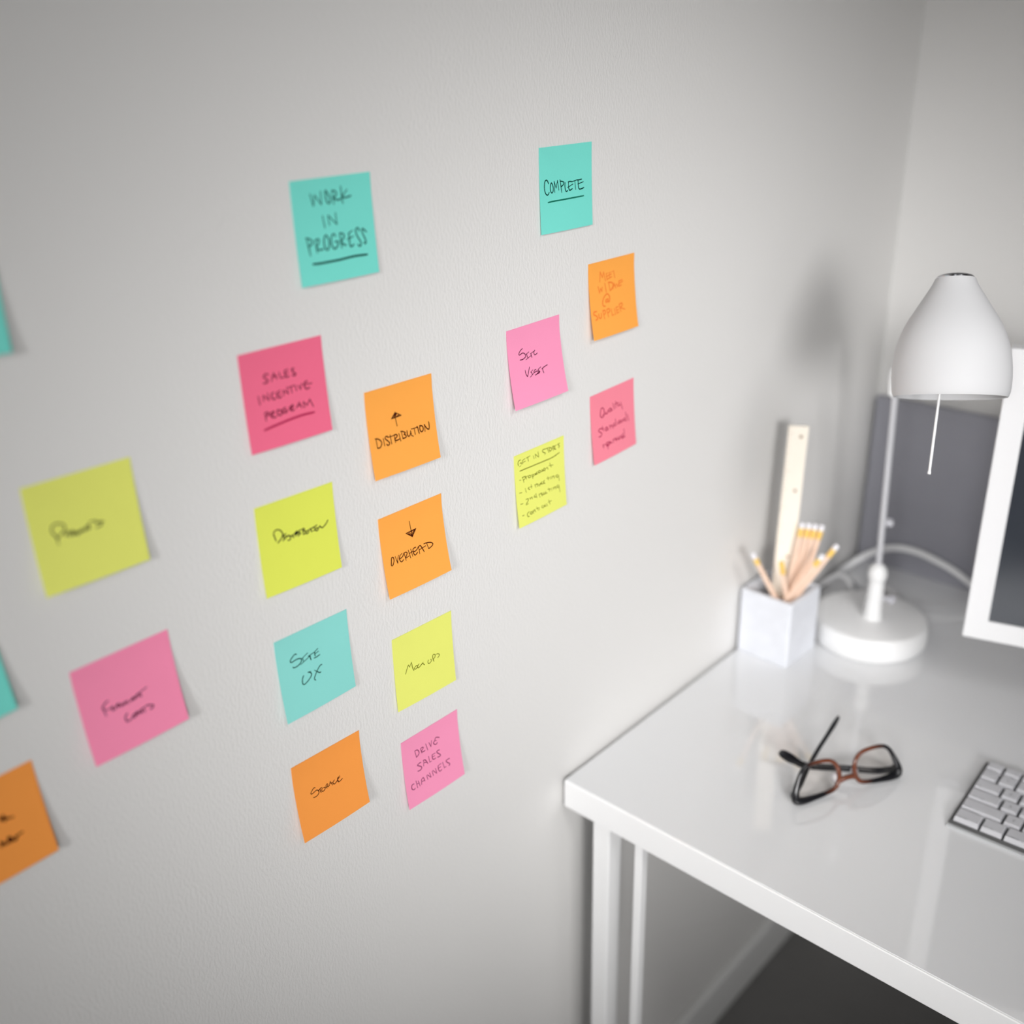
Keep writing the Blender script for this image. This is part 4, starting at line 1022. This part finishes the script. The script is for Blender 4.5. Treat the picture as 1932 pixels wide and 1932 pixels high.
# ------------------------------------------------------------------ keyboard
KX, KY = .3735, .991
kb = thing('keyboard', 'flat keyboard with pale grey keys lying at the right front of the desk', 'keyboard', (KX, KY, ZD), rz=math.radians(2.6))
UW = .0194; KW = 15 * UW + .006
MB().box((0, 0, .0008), (KW, .1305, .0062), .001).build('tray', M['tray'], kb)
MB().box((-.001, -.0045, 0), (KW + .001, .1305, .0026), .0008).build('tray_edge', M['lip'], kb)
G = dict(A='0,0 2,6 4,0;1,2 3,2', B='0,0 0,6 3,6 3,3 0,3;3,3 4,1 3,0 0,0', C='4,5 3,6 1,6 0,4 0,2 1,0 3,0 4,1', D='0,0 0,6 3,6 4,4 4,2 3,0 0,0', E='4,0 0,0 0,6 4,6;0,3 3,3',
 F='0,0 0,6 4,6;0,3 3,3', G='4,5 3,6 1,6 0,4 0,2 1,0 3,0 4,1 4,3 2,3', H='0,0 0,6;4,0 4,6;0,3 4,3', I='2,0 2,6', J='3,6 3,1 2,0 1,0 0,1', K='0,0 0,6;4,6 0,3 4,0', L='0,6 0,0 4,0',
 M='0,0 0,6 2,3 4,6 4,0', N='0,0 0,6 4,0 4,6', O='1,0 0,2 0,4 1,6 3,6 4,4 4,2 3,0 1,0', P='0,0 0,6 3,6 4,5 4,4 3,3 0,3', Q='1,0 0,2 0,4 1,6 3,6 4,4 4,2 3,0 1,0;2,2 4,0', R='0,0 0,6 3,6 4,5 4,4 3,3 0,3;2,3 4,0',
 S='4,5 3,6 1,6 0,5 1,3 3,3 4,1 3,0 1,0 0,1', T='2,0 2,6;0,6 4,6', U='0,6 0,1 1,0 3,0 4,1 4,6', V='0,6 2,0 4,6', W='0,6 1,0 2,4 3,0 4,6', X='0,0 4,6;0,6 4,0', Y='0,6 2,3 4,6;2,3 2,0', Z='0,6 4,6 0,0 4,0')
G.update({'1': '1,5 2,6 2,0', '2': '0,5 1,6 3,6 4,4 0,0 4,0', '3': '0,6 4,6 2,4 4,2 3,0 0,0', '4': '3,0 3,6 0,2 4,2', '5': '4,6 0,6 0,3 3,3 4,1 3,0 0,0', '6': '4,6 1,4 0,1 1,0 3,0 4,2 3,3 0,2', '7': '0,6 4,6 1,0',
 '8': '1,3 0,5 1,6 3,6 4,5 3,3 1,3 0,1 1,0 3,0 4,1 3,3', '9': '4,4 1,3 0,5 1,6 3,6 4,4 3,0', '0': '1,0 0,2 0,4 1,6 3,6 4,4 4,2 3,0 1,0', '-': '0,3 4,3', '=': '0,4 4,4;0,2 4,2', ',': '2,1 1,-1', '.': '2,0 2,1',
 '/': '0,0 4,6', ';': '2,4 2,3;2,1 1,-1', "'": '2,6 2,4', '[': '3,6 1,6 1,0 3,0', ']': '1,6 3,6 3,0 1,0', '`': '1,6 3,4', '\\': '0,6 4,0'})
def legend(m, s, x, y, z, hgt):
    k = hgt / 6
    for ch in s:
        g = G.get(ch.upper())
        if g:
            for st in g.split(';'):
                P_ = [tuple(float(q) for q in a.split(',')) for a in st.split()]
                for a, b in zip(P_, P_[1:]):
                    a = Vector((x + a[0] * k, y + a[1] * k, z)); b = Vector((x + b[0] * k, y + b[1] * k, z)); n = (b - a); 
                    n = Vector((-n.y, n.x, 0)).normalized() * hgt * .065
                    m.add([a + n, a - n, b - n, b + n], [(0, 1, 2, 3)])
        x += 5.6 * k
rows = [
 (.0172, [('esc', 1)] + [('F%d' % i, 1) for i in range(1, 13)] + [('', 1), ('', 1)]),
 (.0218, [(c, 1) for c in "`1234567890-="] + [('delete', 2)]),
 (.0218, [('tab', 1.5)] + [(c, 1) for c in 'QWERTYUIOP[]'] + [('\\', 1.5)]),
 (.0218, [('caps lock', 1.8)] + [(c, 1) for c in "ASDFGHJKL;'"] + [('return', 2.2)]),
 (.0218, [('shift', 2.3)] + [(c, 1) for c in 'ZXCVBNM,./'] + [('shift', 2.7)]),
 (.0226, [('control', 1.45), ('option', 1.25), ('command', 1.45), (' ', 5.1), ('command', 1.45), ('option', 1.25), ('', 1.0), ('', 1.05), ('', 1.0)]),
]
yt = .1285
for hgt, keys in rows:
    x = .003; y0 = yt - hgt
    for s, wd in keys:
        a, b, c, e = x + .0012, x + wd * UW - .0012, y0 + .0010, yt - .0020
        g_, z0, z1 = .0009, .0058, .0114
        rg = lambda i, z, ff=0: [(a + i, c + i + ff, z), (b - i, c + i + ff, z), (b - i, e - i, z), (a + i, e - i, z)]
        ko = MB().loft([rg(0, z0), rg(.0006, z1 - .0006, .0016), rg(.0013, z1, .0019)]).build('key', M['key'], kb)
        if s.strip():
            lm = MB()
            if len(s) == 1: legend(lm, s, (a + b) / 2 - .0012, (c + e) / 2 - .0014, z1 + .0001, .0034)
            elif s[0] == 'F': legend(lm, s, b - .0062, c + .003, z1 + .0001, .0018)
            else: legend(lm, s, a + .0022, c + .003, z1 + .0001, .0018)
            if lm.v: lm.build('legend', M['legend'], ko)
        x += wd * UW
    yt = y0
